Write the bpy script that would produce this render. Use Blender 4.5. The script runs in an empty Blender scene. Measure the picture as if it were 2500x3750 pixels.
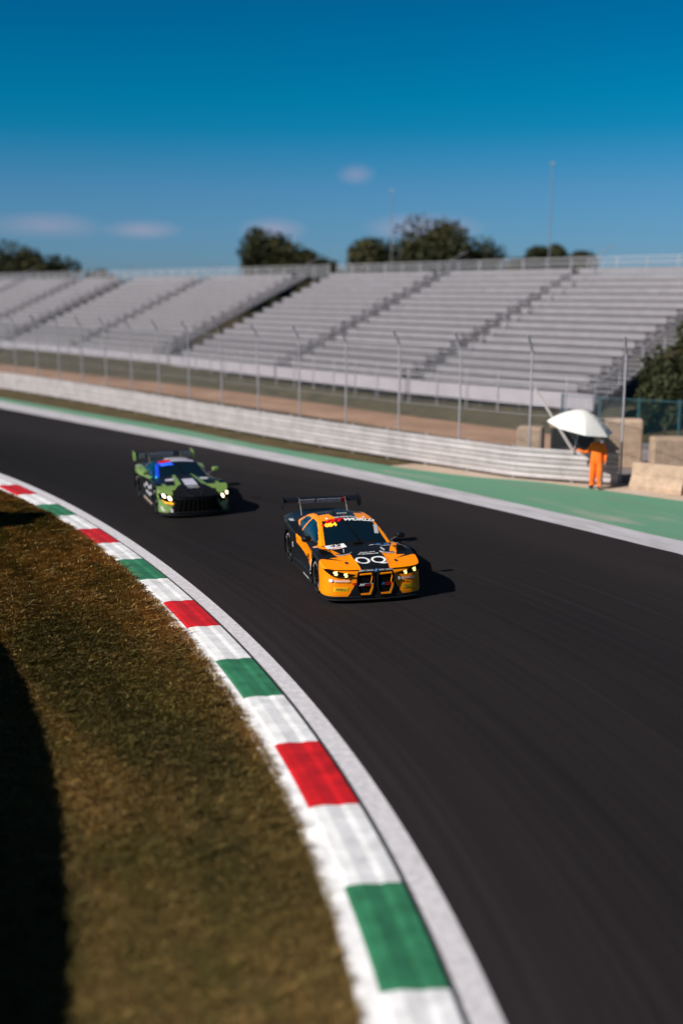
import bpy, bmesh, math, random
import numpy as np
from mathutils import Vector, Matrix
random.seed(7); rng = np.random.default_rng(7)
R = math.radians
S = bpy.context.scene; C = S.collection

# ------------------------------------------------------------------ camera
CAM_H = 6.2
cam_d = bpy.data.cameras.new('camera'); cam = bpy.data.objects.new('camera', cam_d); C.objects.link(cam)
cam.location = (0, 0, CAM_H); cam.rotation_euler = (R(90 - 11.12), 0, 0)
cam_d.sensor_fit = 'VERTICAL'; cam_d.sensor_height = 36; cam_d.lens = 39.8
cam_d.clip_start = 0.1; cam_d.clip_end = 8000
cam_d.dof.use_dof = True; cam_d.dof.focus_distance = 22.6; cam_d.dof.aperture_fstop = 0.25
S.camera = cam
# ------------------------------------------------------------------ sky
SUN_EL, SUN_AZ = 37.0, 32.0           # shadows run towards +X and +Y, 32 degrees off +X
W = bpy.data.worlds.new('World'); S.world = W; W.use_nodes = True
nt = W.node_tree; N = nt.nodes; LK = nt.links; N.clear()
out = N.new('ShaderNodeOutputWorld'); bg = N.new('ShaderNodeBackground'); sky = N.new('ShaderNodeTexSky')
sky.sky_type = 'NISHITA'; sky.sun_disc = False; sky.sun_elevation = R(SUN_EL); sky.sun_rotation = R(238)
sky.altitude = 200; sky.dust_density = 0.4; sky.ozone_density = 3.0
tc = N.new('ShaderNodeTexCoord'); sep = N.new('ShaderNodeSeparateXYZ'); LK.new(tc.outputs['Generated'], sep.inputs[0])
ramp = N.new('ShaderNodeValToRGB'); LK.new(sep.outputs['Z'], ramp.inputs[0])
cr = ramp.color_ramp; cr.interpolation = 'LINEAR'
SKY_STOPS = [(0.0, (.30, .50, .86)), (0.028, (.27, .50, .86)), (0.083, (.21, .51, .80)), (0.131, (.022, .51, .745)), (0.155, (.002, .52, .725)), (0.222, (.0, .445, .68)), (.32, (.10, .28, .36)), (0.6, (.22, .23, .25))]
cr.elements[0].position = SKY_STOPS[0][0]; cr.elements[0].color = (*SKY_STOPS[0][1], 1)
cr.elements[1].position = SKY_STOPS[-1][0]; cr.elements[1].color = (*SKY_STOPS[-1][1], 1)
for p, c in SKY_STOPS[1:-1]:
    e = cr.elements.new(p); e.color = (*c, 1)
mul = N.new('ShaderNodeMixRGB'); mul.blend_type = 'MULTIPLY'; mul.inputs[0].default_value = 1
LK.new(sky.outputs[0], mul.inputs[1]); LK.new(ramp.outputs[0], mul.inputs[2])
# a few faint fair-weather clouds low in the sky
cmap = N.new('ShaderNodeMapping'); cmap.inputs['Scale'].default_value = (9, 9, 34); LK.new(tc.outputs['Generated'], cmap.inputs[0])
cn = N.new('ShaderNodeTexNoise'); cn.inputs['Scale'].default_value = 1.0; cn.inputs['Detail'].default_value = 5; LK.new(cmap.outputs[0], cn.inputs[0])
CL = [((-.095 * 2.6, .985, .052), .05, .012), ((-.17, .985, .05), .035, .008), ((-.058, .985, .050), .028, .012), ((.012, .992, .096), .017, .009), ((.07, .99, .052), .05, .012)]
acc = None
for (cx, cy, cz), rx, rz in CL:
    sub = N.new('ShaderNodeVectorMath'); sub.operation = 'SUBTRACT'; LK.new(tc.outputs['Generated'], sub.inputs[0]); sub.inputs[1].default_value = (cx, cy, cz)
    sc_ = N.new('ShaderNodeVectorMath'); sc_.operation = 'MULTIPLY'; LK.new(sub.outputs[0], sc_.inputs[0]); sc_.inputs[1].default_value = (1 / rx, 0.5, 1 / rz)
    ln = N.new('ShaderNodeVectorMath'); ln.operation = 'LENGTH'; LK.new(sc_.outputs[0], ln.inputs[0])
    mr = N.new('ShaderNodeMapRange'); mr.inputs[1].default_value = 1.3; mr.inputs[2].default_value = 0.0; LK.new(ln.outputs['Value'], mr.inputs[0])
    if acc is None: acc = mr.outputs[0]
    else:
        ad = N.new('ShaderNodeMath'); ad.operation = 'MAXIMUM'; LK.new(acc, ad.inputs[0]); LK.new(mr.outputs[0], ad.inputs[1]); acc = ad.outputs[0]
nm = N.new('ShaderNodeMath'); nm.operation = 'MULTIPLY'; LK.new(acc, nm.inputs[0]); LK.new(cn.outputs[0], nm.inputs[1])
cm = N.new('ShaderNodeMapRange'); cm.inputs[1].default_value = .08; cm.inputs[2].default_value = .55; cm.inputs[4].default_value = .5; LK.new(nm.outputs[0], cm.inputs[0])
mixc = N.new('ShaderNodeMixRGB'); LK.new(cm.outputs[0], mixc.inputs[0]); LK.new(mul.outputs[0], mixc.inputs[1]); mixc.inputs[2].default_value = (5.2, 4.4, 5.6, 1)
LK.new(mixc.outputs[0], bg.inputs[0]); bg.inputs[1].default_value = 0.078
LK.new(bg.outputs[0], out.inputs[0])
# ------------------------------------------------------------------ sun
sd = bpy.data.lights.new('sun', 'SUN'); sun = bpy.data.objects.new('sun', sd); C.objects.link(sun)
sd.energy = 5.0; sd.angle = R(0.53); sd.color = (1.0, .955, .90)
dv = Vector((math.cos(R(SUN_AZ)) * math.cos(R(SUN_EL)), math.sin(R(SUN_AZ)) * math.cos(R(SUN_EL)), -math.sin(R(SUN_EL))))
sun.rotation_euler = dv.to_track_quat('-Z', 'Y').to_euler(); sun.location = (-30, -20, 40)
S.view_settings.view_transform = 'Standard'; S.view_settings.look = 'None'; S.view_settings.gamma = 1
S.view_settings.exposure = 0.2; S.view_settings.use_curve_mapping = False
S.render.engine = 'CYCLES'; S.cycles.use_denoising = True

# ------------------------------------------------------------------ helpers
MATS = {}
def mat(name, col, rough=.6, metal=0., spec=.5, coat=0., emis=None, es=0., noise=None, bump=None):
    """noise = (scale, amount, stretch xyz) varies the colour of the thing itself; bump = (scale, strength)"""
    if name in MATS: return MATS[name]
    m = bpy.data.materials.new(name); m.use_nodes = True; n = m.node_tree.nodes; l = m.node_tree.links
    b = n['Principled BSDF']; b.inputs['Base Color'].default_value = (*col, 1); b.inputs['Roughness'].default_value = rough
    b.inputs['Metallic'].default_value = metal; b.inputs['Specular IOR Level'].default_value = spec
    b.inputs['Coat Weight'].default_value = coat; b.inputs['Coat Roughness'].default_value = .06
    if emis: b.inputs['Emission Color'].default_value = (*emis, 1); b.inputs['Emission Strength'].default_value = es
    t = n.new('ShaderNodeTexCoord')
    if noise:
        sc, am, st = noise
        mp = n.new('ShaderNodeMapping'); mp.inputs['Scale'].default_value = st; l.new(t.outputs['Object'], mp.inputs[0])
        z = n.new('ShaderNodeTexNoise'); z.inputs['Scale'].default_value = sc; z.inputs['Detail'].default_value = 6; z.inputs['Roughness'].default_value = .65; l.new(mp.outputs[0], z.inputs[0])
        r = n.new('ShaderNodeMapRange'); r.inputs[1].default_value = .3; r.inputs[2].default_value = .7; r.inputs[3].default_value = 1 - am; r.inputs[4].default_value = 1 + am * .5; l.new(z.outputs[0], r.inputs[0])
        x = n.new('ShaderNodeMixRGB'); x.blend_type = 'MULTIPLY'; x.inputs[0].default_value = 1; x.inputs[1].default_value = (*col, 1); l.new(r.outputs[0], x.inputs[2]); l.new(x.outputs[0], b.inputs['Base Color'])
    if bump:
        z = n.new('ShaderNodeTexNoise'); z.inputs['Scale'].default_value = bump[0]; z.inputs['Detail'].default_value = 4; l.new(t.outputs['Object'], z.inputs[0])
        q = n.new('ShaderNodeBump'); q.inputs['Strength'].default_value = bump[1]; q.inputs['Distance'].default_value = .02; l.new(z.outputs[0], q.inputs['Height']); l.new(q.outputs[0], b.inputs['Normal'])
    MATS[name] = m; return m

class MB:
    """collects shapes, then links them as ONE mesh object"""
    def __init__(s): s.v = []; s.f = []; s.m = []; s.mats = []; s.uv = None
    def mi(s, m):
        if m not in s.mats: s.mats.append(m)
        return s.mats.index(m)
    def add(s, vs, fs, m):
        o = len(s.v); s.v += [tuple(v) for v in vs]; k = s.mi(m)
        for f in fs: s.f.append(tuple(i + o for i in f)); s.m.append(k)
    def box(s, c, d, m, rot=None):
        x, y, z = d[0] / 2, d[1] / 2, d[2] / 2
        vs = [Vector((a * x, b * y, e * z)) for a in (-1, 1) for b in (-1, 1) for e in (-1, 1)]
        if rot is not None: vs = [rot @ v for v in vs]
        s.add([v + Vector(c) for v in vs], [(0, 1, 3, 2), (4, 6, 7, 5), (0, 4, 5, 1), (2, 3, 7, 6), (0, 2, 6, 4), (1, 5, 7, 3)], m)
    def bar(s, a, b, w, m, n=4, w2=None):
        a, b = Vector(a), Vector(b); d = (b - a)
        if d.length < 1e-6: return
        q = d.to_track_quat('Z', 'Y'); w2 = w if w2 is None else w2; vs = []
        for p, r in ((a, w), (b, w2)):
            for i in range(n):
                t = 2 * math.pi * (i + .5) / n; vs.append(p + q @ Vector((math.cos(t) * r, math.sin(t) * r, 0)))
        fs = [(i, (i + 1) % n, n + (i + 1) % n, n + i) for i in range(n)] + [tuple(range(n))[::-1], tuple(range(n, 2 * n))]
        s.add(vs, fs, m)
    def path(s, pts, w, m, n=6):
        for a, b in zip(pts, pts[1:]): s.bar(a, b, w, m, n)
    def lathe(s, prof, m, n=24, axis='Z', c=(0, 0, 0)):
        vs = []
        for r, h in prof:
            for i in range(n):
                t = 2 * math.pi * i / n; a, b = r * math.cos(t), r * math.sin(t)
                p = (a, b, h) if axis == 'Z' else (h, a, b)
                vs.append((p[0] + c[0], p[1] + c[1], p[2] + c[2]))
        fs = []
        for k in range(len(prof) - 1):
            for i in range(n):
                j = (i + 1) % n; fs.append((k * n + i, k * n + j, (k + 1) * n + j, (k + 1) * n + i))
        s.add(vs, fs, m)
    def build(s, name, parent=None, smooth=False, loc=None, rotz=None):
        me = bpy.data.meshes.new(name); me.from_pydata(s.v, [], s.f); me.update()
        for m in s.mats: me.materials.append(m)
        me.polygons.foreach_set('material_index', s.m)
        if smooth: me.polygons.foreach_set('use_smooth', [True] * len(s.f))
        o = bpy.data.objects.new(name, me); C.objects.link(o)
        if parent is not None: o.parent = parent
        if loc is not None: o.location = loc
        if rotz is not None: o.rotation_euler[2] = rotz
        return o
def tag(o, label=None, cat=None, group=None, kind=None):
    for k, v in (('label', label), ('category', cat), ('group', group), ('kind', kind)):
        if v: o[k] = v
    return o
def empty(name, loc, rz=0):
    o = bpy.data.objects.new(name, None); C.objects.link(o); o.location = loc; o.rotation_euler = (0, 0, rz); o.empty_display_size = .3; return o
def offset_line(P, d):
    P = np.array(P, float); T = np.gradient(P, axis=0); T /= np.linalg.norm(T, axis=1)[:, None]
    return P + np.stack([-T[:, 1], T[:, 0]], 1) * d
def resample(P, step):
    """smooth a polyline (Catmull-Rom) and space it evenly"""
    P = np.array(P, float); Q = np.vstack([2 * P[0] - P[1], P, 2 * P[-1] - P[-2]]); o = []
    for i in range(1, len(Q) - 2):
        for t in np.linspace(0, 1, 24, endpoint=False):
            a, b, c, d = Q[i - 1], Q[i], Q[i + 1], Q[i + 2]
            o.append(.5 * (2 * b + (c - a) * t + (2 * a - 5 * b + 4 * c - d) * t * t + (3 * b - a - 3 * c + d) * t ** 3))
    o.append(P[-1]); o = np.array(o)
    L = np.r_[0, np.cumsum(np.linalg.norm(np.diff(o, axis=0), axis=1))]; n = max(2, int(L[-1] / step) + 1)
    s = np.linspace(0, L[-1], n); return np.stack([np.interp(s, L, o[:, k]) for k in range(o.shape[1])], 1)
def polyfit_line(P, deg=4):
    """least-squares smoothing of a measured edge"""
    P = np.array(P, float); L = np.r_[0, np.cumsum(np.linalg.norm(np.diff(P, axis=0), axis=1))]; L /= L[-1]
    s = np.linspace(0, 1, 40); return np.stack([np.polyval(np.polyfit(L, P[:, k], deg), s) for k in range(2)], 1)
def ribbon(name, A, B, z, m, nu=1):
    """a ground sheet between two edge lines; UV u across, v along in metres"""
    n = max(len(A), len(B)); f = lambda P: np.stack([np.interp(np.linspace(0, 1, n), np.linspace(0, 1, len(P)), P[:, k]) for k in range(2)], 1)
    A, B = f(A), f(B); L = np.r_[0, np.cumsum(np.linalg.norm(np.diff((A + B) / 2, axis=0), axis=1))]
    vs = []; uv = []; fs = []
    for i in range(n):
        for k in range(nu + 1):
            p = A[i] + (B[i] - A[i]) * k / nu; vs.append((p[0], p[1], z)); uv.append((k / nu * np.linalg.norm(B[i] - A[i]), L[i]))
    for i in range(n - 1):
        for k in range(nu): a = i * (nu + 1) + k; fs.append((a, a + 1, a + nu + 2, a + nu + 1))
    me = bpy.data.meshes.new(name); me.from_pydata(vs, [], fs); me.update(); me.materials.append(m)
    ul = me.uv_layers.new(name='UVMap')
    for p in me.polygons:
        for li in p.loop_indices: ul.data[li].uv = uv[me.loops[li].vertex_index]
    o = bpy.data.objects.new(name, me); C.objects.link(o); o['kind'] = 'structure'; return o

def surf(name, stops, uvscale, detail=8, rough=.9, bump=.0, bscale=200, spec=.3, extra=None, dist=.4):
    """ground material: a colour ramp over stretched noise laid along the surface's own UV, plus grain"""
    m = bpy.data.materials.new(name); m.use_nodes = True; n = m.node_tree.nodes; l = m.node_tree.links; b = n['Principled BSDF']
    b.inputs['Roughness'].default_value = rough; b.inputs['Specular IOR Level'].default_value = spec
    t = n.new('ShaderNodeTexCoord'); mp = n.new('ShaderNodeMapping'); mp.inputs['Scale'].default_value = (*uvscale, 1); l.new(t.outputs['UV'], mp.inputs[0])
    z = n.new('ShaderNodeTexNoise'); z.inputs['Scale'].default_value = 1; z.inputs['Detail'].default_value = detail; z.inputs['Roughness'].default_value = .6; z.inputs['Distortion'].default_value = dist; l.new(mp.outputs[0], z.inputs[0])
    r = n.new('ShaderNodeValToRGB'); l.new(z.outputs[0], r.inputs[0])
    e = r.color_ramp.elements; e[0].position = stops[0][0]; e[0].color = (*stops[0][1], 1); e[1].position = stops[-1][0]; e[1].color = (*stops[-1][1], 1)
    for p, c in stops[1:-1]: r.color_ramp.elements.new(p).color = (*c, 1)
    g = n.new('ShaderNodeTexNoise'); g.inputs['Scale'].default_value = bscale; g.inputs['Detail'].default_value = 3; l.new(t.outputs['Object'], g.inputs[0])
    gr = n.new('ShaderNodeMapRange'); gr.inputs[1].default_value = .3; gr.inputs[2].default_value = .7; gr.inputs[3].default_value = .75; gr.inputs[4].default_value = 1.25; l.new(g.outputs[0], gr.inputs[0])
    x = n.new('ShaderNodeMixRGB'); x.blend_type = 'MULTIPLY'; x.inputs[0].default_value = 1; l.new(r.outputs[0], x.inputs[1]); l.new(gr.outputs[0], x.inputs[2])
    last = x.outputs[0]
    if extra: last = extra(n, l, t, last)
    l.new(last, b.inputs['Base Color'])
    if bump:
        q = n.new('ShaderNodeBump'); q.inputs['Strength'].default_value = bump; q.inputs['Distance'].default_value = .01; l.new(g.outputs[0], q.inputs['Height']); l.new(q.outputs[0], b.inputs['Normal'])
    return m

# ------------------------------------------------------------------ ground, track, kerb
KERB_L = polyfit_line([(-10.63, 34.71), (-9.34, 32.95), (-7.77, 30.37), (-6.61, 28.36), (-5.67, 26.41), (-4.3, 23.33), (-3.48, 21.59), (-2.7, 19.55), (-2.23, 18.2), (-1.85, 17.32), (-1.32, 15.61), (-1.0, 14.53), (-.54, 12.47), (-.22, 11.17), (.03, 9.75), (.21, 8.71)])
KERB_R = polyfit_line([(-11.74, 38.46), (-9.8, 35.66), (-7.98, 32.67), (-6.39, 29.9), (-5.0, 27.35), (-3.78, 24.86), (-2.71, 22.36), (-1.8, 20.08), (-1.16, 18.3), (-.66, 17.12), (-.1, 15.54), (.44, 13.43), (.8, 12.04), (1.11, 10.61), (1.28, 9.63), (1.38, 8.71)])
def extend(P, a, b):
    t0 = P[0] - P[3]; t0 /= np.linalg.norm(t0); t1 = P[-1] - P[-4]; t1 /= np.linalg.norm(t1)
    return np.vstack([P[0] + t0 * q for q in np.arange(a, .4, -.8)] + [P] + [P[-1] + t1 * q for q in np.arange(.8, b + .1, .8)])
KERB_R = resample(extend(KERB_R, 12, 5), .3)
# inner edge and width of the kerb come from its track-side edge
def near_width(p):
    d = np.linalg.norm(KERB_Lr - p, axis=1); return d.min()
KERB_Lr = resample(extend(KERB_L, 9, 5), .2)
kw = np.array([near_width(p) for p in KERB_R]); kw = np.clip(kw, 1.2, 1.7)
k_ = np.ones(15) / 15; kw = np.convolve(np.pad(kw, 7, mode='edge'), k_, 'valid')
FAR = polyfit_line([(-18.15, 60.11), (-11.98, 53.14), (-6.97, 46.89), (-2.96, 41.38), (0, 37.72), (2.7, 34.56), (4.93, 31.42), (6.79, 28.79), (7.95, 25.9)], 3)
FAR = resample(np.vstack([extend(FAR, 30, 0), [(9.0, 23.4), (10.9, 18.5), (12.3, 13), (13, 6), (13, -6)]]), .5)
WHITE = polyfit_line([(-19.28, 63.93), (-12.64, 56.12), (-7.35, 49.52), (-3.1, 43.43), (0, 39.62), (2.85, 36.58), (5.18, 33.09), (7.09, 30.08), (8.6, 27.16)], 3)
WHITE = resample(np.vstack([extend(WHITE, 30, 0), [(9.9, 24.2), (12.1, 18.5), (13.5, 13), (14.2, 6), (14.2, -6)]]), .5)
BARR = polyfit_line([(-21.73, 72.21), (-14.03, 62.44), (-8.14, 54.96), (-3.44, 48.32), (0, 44.0), (3.1, 40.2), (5.84, 37.5)], 3)
BARR = resample(np.vstack([extend(BARR, 26, 0), [(7.4, 36.55), (8.9, 35.95)]]), .5)
GREEN = resample(np.vstack([[(-45, 97), (-38, 88.3), (-32, 81), (-26, 73.6)], [(-19.97, 66.29), (-13.04, 57.94), (-7.63, 51.43), (-3.25, 45.6), (0, 41.9), (2.31, 39.5), (4.43, 37.7), (6.49, 36.6), (8.4, 34.9), (10.15, 33.2)], [(13.5, 30), (17, 24), (20, 14), (21, -6)]]), .5)

m_earth = surf('dry_grass_ground', [(.3, (.045, .032, .012)), (.5, (.075, .055, .02)), (.7, (.12, .08, .035))], (.8, .8), rough=1, bump=.5, bscale=14)
gm = MB(); ng = 48
gm.add([(0, 0, 0)] + [(3500 * math.cos(2 * math.pi * i / ng), 3500 * math.sin(2 * math.pi * i / ng), 0) for i in range(ng)], [(0, 1 + i, 1 + (i + 1) % ng) for i in range(ng)], m_earth)
g = gm.build('ground'); ul = g.data.uv_layers.new(name='UVMap')
for lp in g.data.loops: ul.data[lp.index].uv = g.data.vertices[lp.vertex_index].co.xy
g['kind'] = 'structure'

def rubber(n, l, t, last):
    # darker rubbered-in racing line: a wide soft band across the width of the track, with fine streaks
    s = n.new('ShaderNodeSeparateXYZ'); l.new(t.outputs['UV'], s.inputs[0])
    mp = n.new('ShaderNodeMapping'); mp.inputs['Scale'].default_value = (7, .06, 1); l.new(t.outputs['UV'], mp.inputs[0])
    z = n.new('ShaderNodeTexNoise'); z.inputs['Detail'].default_value = 7; z.inputs['Scale'].default_value = 1; l.new(mp.outputs[0], z.inputs[0])
    r = n.new('ShaderNodeMapRange'); r.inputs[1].default_value = .3; r.inputs[2].default_value = .7; r.inputs[3].default_value = .78; r.inputs[4].default_value = 1.2; l.new(z.outputs[0], r.inputs[0])
    x = n.new('ShaderNodeMixRGB'); x.blend_type = 'MULTIPLY'; x.inputs[0].default_value = 1; l.new(last, x.inputs[1]); l.new(r.outputs[0], x.inputs[2])
    c = n.new('ShaderNodeFloatCurve'); mr = n.new('ShaderNodeMapRange'); mr.inputs[2].default_value = 14; l.new(s.outputs[0], mr.inputs[0]); l.new(mr.outputs[0], c.inputs[1])
    cv = c.mapping.curves[0]; cv.points[0].location = (0, .72); cv.points[1].location = (1, 1.0); cv.points.new(.18, .50); cv.points.new(.42, .46); cv.points.new(.75, .62); c.mapping.update()
    y = n.new('ShaderNodeMixRGB'); y.blend_type = 'MULTIPLY'; y.inputs[0].default_value = 1; l.new(x.outputs[0], y.inputs[1]); l.new(c.outputs[0], y.inputs[2])
    # darker towards the far end of the bend
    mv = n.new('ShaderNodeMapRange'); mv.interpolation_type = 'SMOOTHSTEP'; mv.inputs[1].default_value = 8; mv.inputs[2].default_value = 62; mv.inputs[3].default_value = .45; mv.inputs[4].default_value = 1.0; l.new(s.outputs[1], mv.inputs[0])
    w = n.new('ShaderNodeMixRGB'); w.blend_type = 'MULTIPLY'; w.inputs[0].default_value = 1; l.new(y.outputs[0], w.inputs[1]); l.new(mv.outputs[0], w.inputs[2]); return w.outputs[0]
m_asph = surf('asphalt', [(.3, (.026, .021, .0225)), (.5, (.031, .025, .027)), (.7, (.037, .030, .0325))], (.35, .04), rough=.88, bump=.35, bscale=90, spec=.14, extra=rubber)
ribbon('racetrack', KERB_R[:], FAR[:], .004, m_asph, 6)
m_wh = surf('worn_white_paint', [(.3, (.34, .32, .34)), (.5, (.46, .44, .47)), (.72, (.55, .53, .56))], (2, .5), rough=.8)
ribbon('track_edge_kerb', FAR, WHITE, .010, m_wh, 2)
m_gr = surf('green_runoff_paint', [(.28, (.14, .23, .17)), (.46, (.105, .27, .17)), (.56, (.125, .265, .175)), (.68, (.27, .31, .25))], (.5, .2), rough=.85)
ribbon('painted_runoff', WHITE, GREEN, .006, m_gr, 3)
m_dirt = surf('dusty_earth', [(.3, (.22, .13, .075)), (.5, (.38, .22, .14)), (.7, (.50, .32, .22))], (.5, .3), rough=1, bump=.4, bscale=12)
P1 = offset_line(BARR, 6.2); P2 = offset_line(BARR, 10.2)
ribbon('service_path', P1, P2, .006, m_dirt)
apron_in = [p for p in GREEN if p[0] > 1.5 and p[1] > 5]; apron_in = np.array(apron_in)
apron_out = np.array([(2.6, 40.6), (9, 36.5), (16, 32), (24, 24), (26, 5)]); apron_out = resample(apron_out, .5)
m_sand = surf('pale_dusty_concrete', [(.3, (.40, .29, .21)), (.5, (.50, .38, .29)), (.7, (.56, .46, .40))], (.7, .3), rough=1, bump=.3, bscale=15)
ribbon('dusty_apron', apron_in, apron_out, .003, m_sand)
yard_a = resample([(7.5, 38), (12, 34.5), (20, 28)], .5); yard_b = resample([(10.5, 47.5), (15, 44), (26, 36)], .5)
ribbon('gravel_yard', yard_a, yard_b, .008, surf('grey_gravel', [(.3, (.16, .14, .15)), (.7, (.30, .27, .28))], (.8, .8), rough=1, bump=.4, bscale=20))
# grass bank carrying the stands
def bank():
    F = offset_line(BARR, 10.4); Bk = offset_line(BARR, 12.3); Bb = offset_line(BARR, 40)
    vs = []; fs = []; n = len(F)
    for i in range(n): vs += [(*F[i], -.01), (*Bk[i], 1.12), (*Bb[i], .9)]
    for i in range(n - 1):
        for k in range(2): a = i * 3 + k; fs.append((a, a + 1, a + 4, a + 3))
    b = MB(); b.add(vs, fs, mat('bank_grass', (.06, .05, .022), 1, noise=(1.2, .5, (1, 1, 1)), bump=(9, .8)))
    return b
k = [i for i in range(len(BARR)) if BARR[i][0] < 3.2]; BA = BARR
BARR_full = BARR
BARR = BA[:k[-1] + 1]; o = bank().build('grass_bank', smooth=True); o['kind'] = 'structure'; BARR = BARR_full

# kerb: one mesh, cross-section swept along the track edge, painted blocks by face
kmW = mat('kerb_white', (.88, .87, .88), .55, noise=(3.1, .30, (1, 1, 1)), bump=(60, .2))
kmG = mat('kerb_green', (.035, .20, .095), .55, noise=(3.1, .42, (1, 1, 1)), bump=(60, .2))
kmR = mat('kerb_red', (.62, .008, .012), .55, noise=(3.1, .42, (1, 1, 1)), bump=(60, .2))
kmO = mat('kerb_outer_strip', (.66, .63, .66), .7, noise=(9, .28, (1, 1, 1)), bump=(80, .3))
kmD = mat('kerb_joint', (.05, .045, .05), .9)
# distance fractions from the track-side edge inwards (towards the grass) and heights
prof = [(0.0, .006, None), (.245, .012, 'O'), (.26, .004, 'D'), (.285, .004, 'D'), (.31, .045, 'B'), (.44, .060, 'B'), (.51, .052, 'B'), (.67, .078, 'B'), (.79, .070, 'B'), (.83, .052, 'B'), (1.0, .02, 'W'), (1.03, -.02, 'W')]
kp = resample(KERB_R, .12); kwf = np.interp(np.linspace(0, 1, len(kp)), np.linspace(0, 1, len(kw)), kw)
T = np.gradient(kp, axis=0); T /= np.linalg.norm(T, axis=1)[:, None]; NRM = np.stack([T[:, 1], -T[:, 0]], 1)   # towards the grass
if NRM[len(kp) // 2][0] > 0: NRM = -NRM
arc = np.r_[0, np.cumsum(np.linalg.norm(np.diff(kp, axis=0), axis=1))]
tlw = np.array([(-8.6, 32.4), (-6.58, 28.63), (-4.9, 25.19), (-3.44, 21.72), (-2.07, 18.25), (-.87, 14.59), (.02, 10.87)])
blw = np.array([(-7.9, 31.1), (-6.1, 27.6), (-4.25, 23.75), (-2.85, 20.3), (-1.50, 16.65), (-.50, 12.95), (.34, 9.02)])
mid = kp + NRM * (kwf * .58)[:, None]
def arc_at(p): return arc[np.argmin(np.linalg.norm(mid + NRM * (kwf * .2)[:, None] - p, axis=1))]
A0 = [arc_at(p) for p in tlw]; per = np.mean(np.diff(A0)); A0 = [A0[-1] + (i - 6) * per for i in range(-4, 9)]
def block(a):
    for j, s in enumerate(A0):
        if s <= a <= s + per * .5: return kmG if j % 2 == 0 else kmR
    return kmW
kb = MB(); nP = len(prof)
for i in range(len(kp)):
    for fr, z, _ in prof: q = kp[i] + NRM[i] * kwf[i] * fr; kb.v.append((q[0], q[1], z))
for i in range(len(kp) - 1):
    bm_ = block((arc[i] + arc[i + 1]) / 2)
    for j in range(nP - 1):
        t = prof[j + 1][2]; m = {'O': kmO, 'D': kmD, 'W': kmW, 'B': bm_}[t]
        a = i * nP + j; kb.f.append((a, a + 1, a + nP + 1, a + nP)); kb.m.append(kb.mi(m))
o = kb.build('kerb'); o['kind'] = 'structure'

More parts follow.
